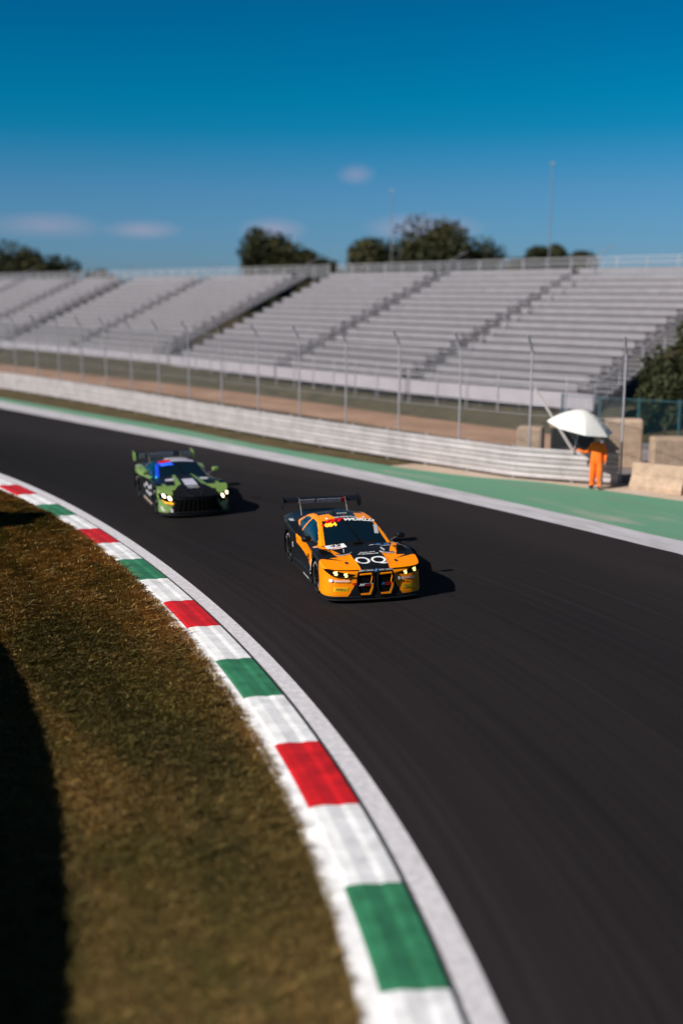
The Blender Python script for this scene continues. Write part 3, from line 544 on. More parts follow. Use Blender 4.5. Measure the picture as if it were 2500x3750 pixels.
# ------------------------------------------------------------------ marshal
def person():
    r = empty('person', (8.05, 35.35, 0), R(-28))
    m_suit = mat('orange_suit', (.95, .17, .005), .8, noise=(5, .18, (1, 1, 1))); m_skin = mat('skin', (.42, .23, .15), .6); m_hair = mat('cap_fabric', (.75, .12, .01), .8); m_shoe = mat('boots', (.02, .02, .02), .6)
    # local: faces -y ; parasol pole grip in local space
    Ri = Matrix.Rotation(-R(-28), 3, 'Z'); g = Ri @ (Vector((PX, PY, 0)) + hand - Vector((8.05, 35.35, 0)))
    J = {}; E = []; rad = {}
    def j(n, p, q, par=None):
        J[n] = Vector(p); rad[n] = q
        if par: E.append((par, n))
    j('pel', (0, 0, .95), (.19, .15)); j('belly', (0, -.01, 1.1), (.19, .15), 'pel'); j('chest', (0, .0, 1.30), (.205, .15), 'belly'); j('nb', (0, .01, 1.45), (.085, .08), 'chest'); j('neck', (0, 0, 1.52), (.055, .055), 'nb')
    j('head0', (0, -.01, 1.60), (.075, .085), 'neck'); j('head1', (0, -.015, 1.68), (.078, .097), 'head0'); j('head2', (0, -.005, 1.755), (.045, .055), 'head1')
    for s, nm in ((-1, 'L'), (1, 'R')):
        j('hip' + nm, (s * .10, 0, .88), (.135, .14), 'pel'); j('kn' + nm, (s * .115, -.02 - .05 * (s > 0), .49), (.112, .115), 'hip' + nm); j('an' + nm, (s * .14, .03 - .08 * (s > 0), .10), (.088, .092), 'kn' + nm); j('toe' + nm, (s * .16, -.14 - .08 * (s > 0), .045), (.045, .04), 'an' + nm)
        j('sh' + nm, (s * .19, 0, 1.40), (.075, .07), 'chest')
    # right arm (image-left) holds the pole; other arm hangs
    def hand_(nm, w, d, up, curl):
        d = d.normalized(); sidev = d.cross(up).normalized(); palm = w + d * .05
        j('pa' + nm, palm, (.036, .018), 'wr' + nm)
        for k, ln in enumerate((.070, .080, .075, .058)):
            o0 = palm + sidev * (k - 1.5) * .022 + d * .045; f1 = (d * (1 - curl) + up * -curl).normalized(); f2 = (d * (1 - curl * 1.8) + up * -curl * 1.5).normalized()
            a, b_, c_ = f'f{nm}{k}a', f'f{nm}{k}b', f'f{nm}{k}c'; j(a, o0, (.0105, .0105), 'pa' + nm); j(b_, o0 + f1 * ln * .5, (.009, .009), a); j(c_, o0 + f1 * ln * .5 + f2 * ln * .5, (.0075, .0075), b_)
        o0 = palm + sidev * -.045 - d * .01; j(f'f{nm}ta', o0, (.012, .012), 'pa' + nm); j(f'f{nm}tb', o0 + (d - sidev * .6 - up * .4).normalized() * .045, (.010, .010), f'f{nm}ta')
    wl = g + Vector((.02, .09, -.02)); j('elL', (-.30, -.06, 1.16), (.065, .065), 'shL'); j('wrL', wl, (.034, .03), 'elL'); hand_('L', wl, (g - wl), Vector((0, 0, 1)).cross(g - wl).normalized(), .6)
    j('elR', (.27, .02, 1.13), (.065, .065), 'shR'); wr = Vector((.29, -.10, .90)); j('wrR', wr, (.034, .03), 'elR'); hand_('R', wr, Vector((0.02, -.1, -1)), Vector((-1, 0, 0)), .3)
    names = list(J); idx = {n_: i for i, n_ in enumerate(names)}
    me = bpy.data.meshes.new('person_body'); me.from_pydata([J[n_] for n_ in names], [(idx[a], idx[b_]) for a, b_ in E], []); me.update()
    o = bpy.data.objects.new('tmp', me); C.objects.link(o)
    sk = o.modifiers.new('skin', 'SKIN'); sk.use_smooth_shade = True
    for i, n_ in enumerate(names): me.skin_vertices[0].data[i].radius = rad[n_]; me.skin_vertices[0].data[i].use_root = (n_ == 'pel')
    ss = o.modifiers.new('sub', 'SUBSURF'); ss.levels = 2; ss.render_levels = 2
    dg = bpy.context.evaluated_depsgraph_get(); dg.update(); m2 = bpy.data.meshes.new_from_object(o.evaluated_get(dg)); bpy.data.objects.remove(o)
    m2.materials.clear()
    for m_ in (m_suit, m_skin, m_shoe): m2.materials.append(m_)
    for p in m2.polygons:
        c = p.center; k = 0
        if c.z > 1.50: k = 1
        if c.z < .12: k = 2
        if (c - wl).length < .13 and (c - g).length < .13: k = 1
        if (c - wr).dot(Vector((.02, -.1, -1))) > .02 and abs(c.x - .29) < .12: k = 1
        p.material_index = k; p.use_smooth = True
    m2.name = 'body'; b_ = bpy.data.objects.new('body', m2); C.objects.link(b_); b_.parent = r
    # face, cap
    f = MB(); f.add([(-.012, -.105, 1.655), (.012, -.105, 1.655), (0, -.105, 1.69), (0, -.128, 1.657)], [(0, 1, 3), (1, 2, 3), (2, 0, 3)], m_skin); f.build('nose', r)
    for s in (-1, 1):
        f = MB(); f.box((s * .03, -.104, 1.70), (.022, .008, .01), m_shoe); f.build('eye', r); f = MB(); f.box((s * .083, 0, 1.68), (.014, .035, .055), m_skin); f.build('ear', r)
    f = MB(); f.box((0, -.102, 1.632), (.045, .008, .009), mat('lips', (.3, .1, .08), .6)); f.build('mouth', r)
    f = MB(); f.lathe([(.102, 1.705), (.104, 1.74), (.09, 1.79), (.05, 1.82), (.001, 1.828)], m_hair, 20); f.box((0, -.13, 1.712), (.13, .10, .012), m_hair); f.build('cap', r, True)
    tag(r, 'track marshal in bright orange overalls standing under the white parasol', 'person')
person()


# ------------------------------------------------------------------ race cars
cO = mat('orange_paint', (1.0, .275, .0), .45, spec=.22, coat=.15)
cK = mat('black_paint', (.006, .006, .007), .42, spec=.35, coat=.18)
cC = mat('carbon', (.010, .010, .011), .5)
cGl = mat('tinted_glass', (.002, .010, .018), .12, spec=.7, coat=.6)
cW = mat('white_sticker', (.80, .80, .82), .5)
cGy = mat('grey_sticker', (.46, .46, .50), .5)
cR = mat('red_sticker', (.75, .006, .01), .5)
cY = mat('yellow_sticker', (.90, .58, .01), .5)
cSh = mat('mesh_black', (.003, .003, .003), .9, spec=.1)
cTy = mat('tyre_rubber', (.012, .012, .012), .75)
cRim = mat('rim_black', (.02, .02, .022), .35, .6)
cLp = mat('lamp_yellow', (.9, .8, .3), .3, emis=(1.0, .86, .30), es=1.3)
cLw = mat('lamp_white', (.9, .9, .85), .3, emis=(1.0, .84, .50), es=4.5)
cAm = mat('amber_lamp', (.9, .35, .01), .3, emis=(1.0, .36, .01), es=.9)
cG = mat('green_paint', (.17, .27, .07), .34, coat=.5)
cB = mat('blue_paint', (.005, .06, .62), .4, coat=.4)
cCy = mat('cyan_paint', (.02, .38, .55), .4)
cBlu = mat('badge_blue', (.01, .16, .50), .4)
lt = lambda y, tab: float(np.interp(y, [a for a, _ in tab], [b for _, b in tab]))
def sm(tab):
    """smooth interpolation through a table"""
    xs = np.array([a for a, _ in tab]); ys = np.array([b for _, b in tab]); d = np.gradient(ys, xs)
    for i in range(1, len(xs) - 1):
        s0 = (ys[i] - ys[i - 1]) / (xs[i] - xs[i - 1]); s1 = (ys[i + 1] - ys[i]) / (xs[i + 1] - xs[i]); d[i] = 0 if s0 * s1 <= 0 else 2 * s0 * s1 / (s0 + s1)
    def f(x):
        x = min(max(x, xs[0]), xs[-1]); i = min(int(np.searchsorted(xs, x, 'right')) - 1, len(xs) - 2); h = xs[i + 1] - xs[i]; t = (x - xs[i]) / h
        return ys[i] * (2 * t ** 3 - 3 * t * t + 1) + h * d[i] * (t ** 3 - 2 * t * t + t) + ys[i + 1] * (3 * t * t - 2 * t ** 3) + h * d[i + 1] * (t ** 3 - t * t)
    return f
class Parts:
    def __init__(s): s.d = {}; s.n = 0
    def put(s, P, cls):
        """P: grid (n,m,3); cls(center) -> (part, material) or None"""
        n, m, _ = P.shape; s.n += 1
        for i in range(n - 1):
            for j in range(m - 1):
                q = (P[i, j], P[i + 1, j], P[i + 1, j + 1], P[i, j + 1]); c = (q[0] + q[1] + q[2] + q[3]) / 4; k = cls(c)
                if k is None: continue
                b = s.d.setdefault(k[0], (MB(), {})); mb, mp = b; f = []
                for a, g in ((i, j), (i + 1, j), (i + 1, j + 1), (i, j + 1)):
                    key = (s.n, a, g)
                    if key not in mp: mp[key] = len(mb.v); mb.v.append(tuple(P[a, g]))
                    f.append(mp[key])
                mb.f.append(tuple(f)); mb.m.append(mb.mi(k[1]))
def text_mesh(txt, size, bold=.0, shear=0., sx=1.):
    cu = bpy.data.curves.new('t', 'FONT'); cu.body = txt; cu.size = size; cu.align_x = 'CENTER'; cu.align_y = 'CENTER'; cu.offset = bold; cu.shear = shear; cu.resolution_u = 6
    o = bpy.data.objects.new('t', cu); C.objects.link(o); dg = bpy.context.evaluated_depsgraph_get(); dg.update(); me = bpy.data.meshes.new_from_object(o.evaluated_get(dg)); bpy.data.objects.remove(o)
    bm = bmesh.new(); bm.from_mesh(me); bmesh.ops.triangulate(bm, faces=bm.faces); bmesh.ops.subdivide_edges(bm, edges=[e for e in bm.edges if e.calc_length() > size * .18], cuts=2, use_grid_fill=True); bmesh.ops.triangulate(bm, faces=bm.faces)
    V = [(v.co.x * sx, v.co.y) for v in bm.verts]; bm.verts.index_update(); F = [tuple(v.index for v in f.verts) for f in bm.faces]; bm.free(); return V, F
def decal(name, V, F, mp, m, parent, label=None):
    b = MB(); b.add([mp(x, y) for x, y in V], F, m); o = b.build(name, parent)
    if label: o['label'] = label
    return o
def rectV(w, h, nx=8, ny=4, sl=0.):
    V = [(-w / 2 + w * i / nx + sl * (j / ny - .5), -h / 2 + h * j / ny) for j in range(ny + 1) for i in range(nx + 1)]
    return V, [(j * (nx + 1) + i, j * (nx + 1) + i + 1, (j + 1) * (nx + 1) + i + 1, (j + 1) * (nx + 1) + i) for j in range(ny) for i in range(nx)]
def polyV(pts):
    return list(pts), [tuple(range(len(pts)))]

class Car:
    def __init__(s, **k): s.__dict__.update(k)
    def setup(s):
        s.W, s.zc, s.ze = sm(s.tW), sm(s.tzc), sm(s.tze); s.h, s.xt, s.xb = sm(s.th), sm(s.txt), sm(s.txb)
        ys = np.array([a for a, _ in s.tW]); ws = np.array([s.W(y) for y in np.linspace(.2, s.nose, 300)]); yy = np.linspace(.2, s.nose, 300)
        s._nx, s._ny = ws[::-1], yy[::-1]
    def T(s, x, y):
        j = min(1, abs(x) / max(s.W(y), .02)); a = s.zc(y); return a + (s.ze(y) - a) * j ** 2.6 + s.bump(j, y)
    def bump(s, j, y): return 0
    def Y(s, x): return float(np.interp(abs(x), s._nx, s._ny))
    def cab(s, x, y): return s.h(y) - s.crown * (x / s.xt(y)) ** 2
    def inset(s, t, y, z):
        a = .045 * max(0, 1 - t / .16) ** 2
        mid_ = np.clip(1 - abs(y + s.wb * .5) / (s.wb * .5 - .45), 0, 1) ** .35 if abs(y + s.wb * .5) < s.wb * .5 - .45 else 0
        a += .075 * mid_ * math.sin(math.pi * min(1, max(0, t) * 1.0)) ** .8 * (1 if t < .9 else .5)
        if y > s.nose - .45: a += -.05 * np.clip(t - .25, 0, .6)
        return a
    def make(s, name, loc, rz, label):
        r = empty(name, loc, rz); s.root = r; s.setup(); P = Parts()
        ys = np.r_[np.linspace(s.tail, s.nose - .5, 190), s.nose - .5 + .5 * np.sin(np.linspace(0, math.pi / 2, 48)[1:])]
        yf = np.linspace(s.nose - .5, s.nose, 3000); wf = np.array([s.W(y) for y in yf]); al = np.r_[0, np.cumsum(np.hypot(np.diff(yf), np.diff(wf)))]
        ys = np.r_[np.linspace(s.tail, s.nose - .5, 210)[:-1], np.interp(np.linspace(0, al[-1], int(al[-1] / .016)), al, yf)]
        js = np.linspace(-1, 1, 111)
        P.put(np.array([[(j * s.W(y), y, s.T(j * s.W(y), y)) for j in js] for y in ys]), lambda c: ('body', s.top(c[0], c[1])))
        # side wall all round
        hw = s.W(s.tail); pl = [(0, s.tail)] + [(x, s.tail) for x in np.linspace(0, hw, 20)[1:]] + [(s.W(y), y) for y in ys[1:]]
        pl = np.array(pl); ii = []
        Tn = np.gradient(pl, axis=0); Tn /= np.linalg.norm(Tn, axis=1)[:, None] + 1e-9; Nn = np.stack([Tn[:, 1], -Tn[:, 0]], 1)
        for sd_ in (1, -1):
            G = np.zeros((len(pl), 48, 3))
            for i, (x, y) in enumerate(pl):
                zt = s.T(x, y)
                for k in range(48):
                    t = k / 47; z = zt + (s.sill - zt) * t; ins = s.inset(t, y, z); G[i, k] = (sd_ * max(0, x - Nn[i, 0] * ins), y - Nn[i, 1] * ins, z)
            def cls(c):
                if abs(c[0]) > .6:
                    for yc in (0, -s.wb):
                        if (c[1] - yc) ** 2 + (c[2] - s.wr) ** 2 < (s.wr + .045) ** 2 and c[2] < s.wr + .4: return None
                return ('body', s.side(c[0], c[1], c[2]))
            P.put(G, cls)
        # floor
        b = MB(); fl = [(x, y, s.sill + .01) for x, y in pl[::4]] + [(-x, y, s.sill + .01) for x, y in pl[::-4]]; b.add(fl, [tuple(range(len(fl)))], cSh)
        b.build('floor_panel', r)
        # greenhouse
        cy = np.linspace(s.th[0][0], s.th[-1][0], 240); cy = np.sort(cy)
        P.put(np.array([[(j * s.xt(y), y, s.cab(j * s.xt(y), y)) for j in np.linspace(-1, 1, 65)] for y in cy]), lambda c: s.roof(c[0], c[1]))
        for sd_ in (1, -1):
            G = np.zeros((len(cy), 24, 3))
            for i, y in enumerate(cy):
                x0, z0 = s.xt(y), s.cab(s.xt(y), y); x1 = max(s.xb(y), x0); z1 = min(s.T(x1, y) - .02, z0)
                for k in range(24):
                    t = k / 23; G[i, k] = (sd_ * (x0 + (x1 - x0) * t + .035 * math.sin(math.pi * t) * min(1, (z0 - z1) * 4)), y, z0 + (z1 - z0) * t)
            def cls2(c):
                y = c[1]; z0 = s.cab(s.xt(y), y); x1 = max(s.xb(y), s.xt(y)); z1 = min(s.T(x1, y), z0); return s.glass(c[0], y, z0 - c[2], c[2] - z1)
            P.put(G, cls2)
        for k, (mb, _) in P.d.items():
            nm = k.rstrip('0123456789'); o = mb.build(nm, r, True)
        # wheels and arches
        for sx in (-1, 1):
            for yc in (0, -s.wb):
                s.wheel(sx, yc)
                b = MB(); q = []
                for a in np.linspace(-.25, math.pi + .25, 28):
                    for rr, xx in ((s.wr + .048, s.W(yc) + .004), (s.wr + .048, .62), ): q.append((sx * xx, yc + rr * math.cos(a), s.wr + rr * math.sin(a)))
                b.add(q, [(2 * i, 2 * i + 1, 2 * i + 3, 2 * i + 2) for i in range(27)], cSh); cc = len(b.v)
                b.box((sx * .62, yc, s.wr + .02), (.01, s.wr * 2 + .1, s.wr * 2 - .06), cSh); b.build('wheel_arch', r)
        tag(r, label, 'race car'); return r
    def wheel(s, sx, yc):
        R_ = s.wr; xo = sx * (s.W(yc) - .035); e = empty('wheel', (xo, yc, R_)); e.parent = s.root; w = .30
        b = MB(); b.lathe([(R_ * .70, 0), (R_ * .80, sx * .012), (R_ * .95, sx * .002), (R_, -sx * .03), (R_, -sx * (w - .03)), (R_ * .95, -sx * w), (R_ * .6, -sx * w)], cTy, 36, 'X'); b.build('tyre', e, True)
        b = MB(); b.lathe([(R_ * .71, -sx * .004), (R_ * .68, -sx * .03), (R_ * .66, -sx * .16), (.001, -sx * .16)], cRim, 32, 'X')
        for k in range(10):
            a = 2 * math.pi * k / 10; b.bar((-sx * .075, math.cos(a) * .05, math.sin(a) * .05), (-sx * .02, math.cos(a) * R_ * .68, math.sin(a) * R_ * .68), .017, cRim, 4)
        b.lathe([(.055, -sx * .10), (.055, -sx * .035), (.001, -sx * .03)], s.hubm, 16, 'X'); b.build('rim', e)
        # pale tyre lettering arc, upper part of the sidewall
        b = MB(); V = []
        for a0 in np.arange(.5, 2.6, .17):
            i0 = len(V); V += [(sx * .0135, rr * math.cos(a), rr * math.sin(a)) for a, rr in ((a0, R_ * .80), (a0 + .10, R_ * .80), (a0 + .10, R_ * .88), (a0, R_ * .88))]
        b.add(V, [tuple(range(i, i + 4)) for i in range(0, len(V), 4)], s.tyrem); b.build('tyre_marking', e)
    def hoodmap(s, x0, y0, e=.008): return lambda x, y: (x0 + x, y0 - y, s.T(x0 + x, y0 - y) + e)
    def cabmap(s, x0, y0, e=.008): return lambda x, y: (x0 + x, y0 - y, s.cab(x0 + x, y0 - y) + e)
    def facemap(s, x0, z0, e=.02):
        def f(x, z):
            X = x0 + x; y = s.Y(X); dy = (s.Y(X + .02 if X > 0 else X - .02) - y); k = math.hypot(.02, dy); nx = -dy / k * (1 if X > 0 else -1); return (X + nx * (e + .02), y + .02 / k * (e + .022), z0 + z)
        return f
    def wing(s, y, z, span, chord, pw, pm, ux=.55, my=None, topz=None):
        r = s.root; b = MB(); pr = []
        for t in np.linspace(0, 1, 12): pr.append((y + chord * .5 - chord * t, z + .05 * math.sin(math.pi * t) * .2 + .07 * t))
        lo = [(yy, zz - .045 * math.sin(math.pi * (i + .6) / 12.4) - .004) for i, (yy, zz) in enumerate(pr)]; ring = pr + lo[::-1]; n = len(ring)
        V = [(sx * span / 2, a, b_) for sx in (-1, 1) for a, b_ in ring]; b.add(V, [(i, (i + 1) % n, n + (i + 1) % n, n + i) for i in range(n)] + [tuple(range(n)), tuple(range(2 * n - 1, n - 1, -1))], pw); b.build('rear_wing', r)
        for sx in (-1, 1):
            b = MB(); X = sx * (span / 2 + .008); k_ = chord / .30; pp = [(y + chord * .62, z - .10), (y + chord * .66, z + .02), (y + chord * .45, z + .10), (y - chord * .6, z + .13), (y - chord * .7, z - .02), (y - chord * .45, z - .16), (y + chord * .2, z - .17)]
            V = [(X + d, a, c) for d in (-.007, .007) for a, c in pp]; n = len(pp); b.add(V, [(i, (i + 1) % n, n + (i + 1) % n, n + i) for i in range(n)] + [tuple(range(n)), tuple(range(2 * n - 1, n - 1, -1))], pm); b.build('endplate', r)
            b = MB(); b.path([(sx * ux, y + .45, s.T(ux, y + .45) - .02), (sx * ux, y + .30, z - .06), (sx * ux, y + .15, z + .09), (sx * ux, y - .02, z + .075)], .02, cC, 6); b.build('wing_support', r)
    def mirror(s, x, y, z, m):
        for sx in (-1, 1):
            b = MB(); V = []; n = 14
            for k, (sc, yy) in enumerate([(.55, .07), (.9, .045), (1, 0), (1, -.05)]):
                for i in range(n):
                    a = 2 * math.pi * i / n; V.append((sx * (x + .035) + math.copysign(abs(math.cos(a)) ** .6, math.cos(a)) * .105 * sc, y + yy, z + math.copysign(abs(math.sin(a)) ** .7, math.sin(a)) * .068 * sc))
            F = [(k * n + i, k * n + (i + 1) % n, (k + 1) * n + (i + 1) % n, (k + 1) * n + i) for k in range(3) for i in range(n)] + [tuple(range(n)), tuple(range(4 * n - 1, 3 * n - 1, -1))]
            b.add(V, F, m); b.bar((sx * (x - .04), y, z - .04), (sx * s.xb(y) * .985, y - .02, s.T(s.xb(y), y) + .01), .016, cC, 5); b.build('mirror', s.root)
    def slab(s, name, outline, z0, z1, m):
        b = MB(); n = len(outline); V = [(x, y, z) for z in (z0, z1) for x, y in outline]; b.add(V, [(i, (i + 1) % n, n + (i + 1) % n, n + i) for i in range(n)] + [tuple(range(n))[::-1], tuple(range(n, 2 * n))], m); return b.build(name, s.root)

# ---- orange car
bm = Car(wb=2.917, wr=.345, nose=1.03, tail=-4.0, sill=.12, crown=.055, hubm=cK, tyrem=cGy,
    tW=[(-4.0, .86), (-3.8, .94), (-3.35, 1.0), (-2.9, 1.02), (-2.4, 1.0), (-2.0, .955), (-1.5, .93), (-.9, .94), (-.45, .99), (0, 1.02), (.4, 1.015), (.6, 1.005), (.75, .985), (.86, .93), (.94, .82), (.99, .62), (1.02, .34), (1.03, .0)],
    tzc=[(-4.0, .99), (-3.7, .965), (-3.3, .95), (-2.9, .94), (-1.5, .93), (-.5, .90), (0, .875), (.4, .82), (.7, .765), (.9, .735), (1.03, .695)],
    tze=[(-4.0, .86), (-3.5, .90), (-2.95, .93), (-2.4, .86), (-2.0, .80), (-1.5, .77), (-.8, .79), (-.35, .83), (0, .845), (.35, .81), (.6, .76), (.8, .715), (1.03, .69)],
    th=[(-3.55, .955), (-3.2, 1.04), (-2.8, 1.15), (-2.4, 1.235), (-2.0, 1.275), (-1.65, 1.275), (-1.4, 1.245), (-1.1, 1.15), (-.8, 1.03), (-.48, .895)],
    txt=[(-3.55, .46), (-3.0, .53), (-2.5, .57), (-1.9, .59), (-1.45, .605), (-1.0, .675), (-.48, .755)],
    txb=[(-3.55, .50), (-3.2, .70), (-2.8, .80), (-2.2, .85), (-1.5, .86), (-.9, .83), (-.48, .77)])
def bm_bump(j, y):
    d = 0
    if -.4 < y < .42 and .38 < j < .68: d -= .020 * math.sin(math.pi * (j - .38) / .30) * math.sin(math.pi * (y + .4) / .82)
    if y > -.45: d += .012 * math.exp(-((j - .3) / .07) ** 2)
    return d
bm.bump = bm_bump
def bm_top(x, y):
    a = abs(x)
    if y > .40:
        wdg = .30 + (.98 - y) * .05
        if a < wdg: return cK
        yc = .36 + (.95 - a) * .56
        if .50 < a and abs(y - yc) < .055 * (a - .50) / .45: return cK
        if a > .80 and y < .36 + (a - .80) * .3: return cK
        return cO
    if y > -.50:
        inner = .45 + (.40 - y) * .36; w = .17 - (.40 - y) * .07
        if .30 < y <= .40 and .33 < a < inner + w: return cO
        if inner < a < inner + w: return cO
        return cK
    if a < .92 and y > -.75: return cO if a > .76 else cK
    return cK
bm.top = bm_top
def bm_side(x, y, z):
    a = abs(x)
    if y > .36:
        if z < .155: return cC
        if a < .28 + max(0, (.62 - z)) * .62: return cK
        return cO
    if y > -.45: return cK
    if -2.25 < y < -.50:
        u = (y + 2.25) / 1.75     # wedge widening forward and falling
        lo, hi = .58 - u * .42, .78 - u * .10
        return cO if lo < z < hi and z > .17 and not (y > -.72) else cK
    return cK
bm.side = bm_side
def bm_roof(x, y):
    a = abs(x); xt = bm.xt(y)
    if y > -1.40:
        if a > xt * .905: return ('body', cO)
        if y > -.56: return ('body', cK)
        return ('windscreen', cGl)
    if y > -2.55:
        if a < .235 + (-1.4 - y) * .10: return ('body', cK)
        if y < -1.92 and a < xt - .08: return ('body', cK)
        return ('body', cO)
    if y > -3.4 and a < xt - .07: return ('rear_window', cGl)
    return ('body', cO if a > xt - .09 else cK)
bm.roof = bm_roof
def bm_glass(x, y, dt, db):
    k = '1' if x < 0 else '2'
    if -2.72 < y < -.80 and dt > .045 and db > .035:
        by = -1.95 - (dt * .55)
        if abs(y - by) < .035: return ('body', cO)
        return ('side_window' + k, cGl)
    if y < -3.05 and db < .10: return ('body', cK)
    return ('body', cO) if dt < .10 or y < -2.5 else ('body', cK)
bm.glass = bm_glass
car = bm.make('race_car', (.437, 23.08, .004), R(13.8), 'orange and black race car with a large OQ on its bonnet, leading on the asphalt')
def flip(r):
    """the cars are drawn as seen from the front; mirror the drawing into the car's own axes"""
    for o in r.children_recursive:
        o.location.x = -o.location.x
        if o.type == 'MESH' and 'flipped' not in o.data:
            me = o.data; co = np.empty(len(me.vertices) * 3, np.float32); me.vertices.foreach_get('co', co); co[0::3] *= -1; me.vertices.foreach_set('co', co); me.flip_normals(); me.update(); me['flipped'] = 1
    for o in r.children_recursive:
        if o.type == 'MESH' and 'flipped' in o.data: del o.data['flipped']
def face_poly(s, pts, e=.014, nsub=6):
    """polygon on the nose surface: pts are (x, z); returns verts by mapping a fan grid between upper and lower chains"""
    return pts
def strip_on_face(s, up, lo, mp, m, name, parent, n=16):
    """filled strip between an upper and a lower chain of (x,z) points, laid on the nose by mp"""
    b = MB(); U = [(np.interp(t, np.linspace(0, 1, len(up)), [p[0] for p in up]), np.interp(t, np.linspace(0, 1, len(up)), [p[1] for p in up])) for t in np.linspace(0, 1, n)]
    Lo = [(np.interp(t, np.linspace(0, 1, len(lo)), [p[0] for p in lo]), np.interp(t, np.linspace(0, 1, len(lo)), [p[1] for p in lo])) for t in np.linspace(0, 1, n)]
    V = []
    for u, l in zip(U, Lo):
        for k in range(4): V.append(mp(u[0] + (l[0] - u[0]) * k / 3, u[1] + (l[1] - u[1]) * k / 3))
    b.add(V, [(4 * i + k, 4 * i + k + 1, 4 * i + k + 5, 4 * i + k + 4) for i in range(n - 1) for k in range(3)], m); return b.build(name, parent, True)
f0 = bm.facemap(0, 0, .006); f1 = bm.facemap(0, 0, .018); f2 = bm.facemap(0, 0, .030)
def tubeface(pts, w, m, name, parent, mp=f1, n=6):
    b = MB(); P = [mp(x, z) for x, z in pts]; b.path(P, w, m, n); return b.build(name, parent)
# headlights
for sx, lab in ((-1, None), (1, None)):
    up = [(sx * .985, .70), (sx * .93, .715), (sx * .80, .685), (sx * .60, .635), (sx * .42, .60)]; lo = [(sx * .965, .665), (sx * .88, .59), (sx * .78, .565), (sx * .62, .555), (sx * .43, .57)]
    hl = strip_on_face(bm, up, lo, f1, cSh, 'headlight', car)
    for cx, cz in ((.80, .635), (.61, .598)):
        b = MB(); pts = [(-.035, .035), (.035, .045), (.028, .012), (.045, -.012), (.03, -.045), (-.02, -.04), (-.012, -.01), (-.04, .0)]
        b.add([f2(sx * cx + px * .95 * (1), cz + pz) for px, pz in pts], [tuple(range(8))], cLp); b.build('lamp', hl)
# kidneys
for x0, x1 in ((-.385, -.03), (.03, .385)):
    c = (x0 + x1) / 2; w = (x1 - x0) / 2; out_ = -1 if c < 0 else 1
    ring = [(c - w * .85, .645), (c + w * .75, .65), (c + w * .97, .55), (c + w * .97, .34), (c + w * .62, .17), (c - w * .62, .17), (c - w * .97, .34), (c - w * .97, .53)]
    b = MB(); cen = f0(c, .39); V = [f0(x, z) for x, z in ring]; b.add(V + [cen], [(i, (i + 1) % 8, 8) for i in range(8)], cSh); gr = b.build('grille', car)
    tubeface(ring + [ring[0]], .017, cK, 'grille_frame', gr)
    tubeface([(c - w * .72, .60), (c + w * .66, .61)], .022, cO, 'grille_trim', gr)
    tubeface([(c + w * .66, .61), (c + w * .72, .53), (c + w * .60, .43), (c + w * .84, .36)], .010, cO, 'grille_trim', gr)
    b = MB(); inner = [(c + w * .84, .40), (c + w * .84, .33), (c + w * .54, .175), (c - w * .62, .175), (c - w * .60, .215), (c + w * .36, .22), (c + w * .60, .33), (c + w * .66, .40)]
    b.add([f2(x, z) for x, z in inner], [(0, 1, 6, 7), (1, 2, 5, 6), (2, 3, 4, 5)], cO); b.build('grille_trim', gr)
V, F = rectV(.10, .055); 
# marks in the grille openings
for x0, ms in ((-.235, (cW, cR)), (.20, (cBlu, cR))):
    V, F = text_mesh('AM' if x0 < 0 else 'M', .07, .002, .3); decal('grille_emblem', V, F, bm.facemap(x0 - .06, .39, .03), ms[0], car)
    for dz in (.018, -.018):
        V, F = text_mesh('COMPETIZIONE' if dz < 0 else 'ASSETTO CORSA', .026, .0006); decal('lettering', V, F, bm.facemap(x0 + .085, .39 + dz, .03), ms[1] if dz < 0 else (cGy if x0 < 0 else cR), car)
# badge
b = MB(); V = []; b.add([bm.facemap(0, .685, .028)(.042 * math.cos(a), .036 * math.sin(a)) for a in np.linspace(0, 2 * math.pi, 17)[:-1]], [tuple(range(16))], cBlu); b.build('badge', car)
b = MB()
for k in (0, 2): b.add([bm.facemap(0, .685, .031)(0, 0)] + [bm.facemap(0, .685, .031)(.026 * math.cos(a), .022 * math.sin(a)) for a in np.linspace(k * math.pi / 2, (k + 1) * math.pi / 2, 5)], [tuple(range(6))], cW)
b.build('badge_quarter', car)
for x0 in (-.20, .20):
    V, F = text_mesh('BMW OMAN', .052, .0015); decal('lettering', V, F, bm.facemap(x0, .678, .018), cW, car)
# nose stickers
for sx in (-1, 1):
    V, F = rectV(.27, .085); pd = decal('yellow_sticker', V, F, bm.facemap(sx * .70, .30, .008), cY, car)
    V, F = text_mesh('PIRELLI', .065, .002); decal('lettering', V, F, bm.facemap(sx * .70, .30, .015), mat('ochre_ink', (.40, .22, .01), .6), pd)
    V, F = text_mesh('MotorDesk', .062, .0022); decal('lettering', V, F, bm.facemap(sx * .68, .475, .012), cW, car)
    b = MB(); b.add([bm.facemap(sx * .68 - .20, .48, .012)(.035 * math.cos(a), .035 * math.sin(a)) for a in np.linspace(0, 2 * math.pi, 15)[:-1]], [tuple(range(14))], cW); b.build('round_emblem', car)
V, F = rectV(.07, .045); decal('red_sticker', V, F, bm.facemap(-.44, .41, .01), cR, car)
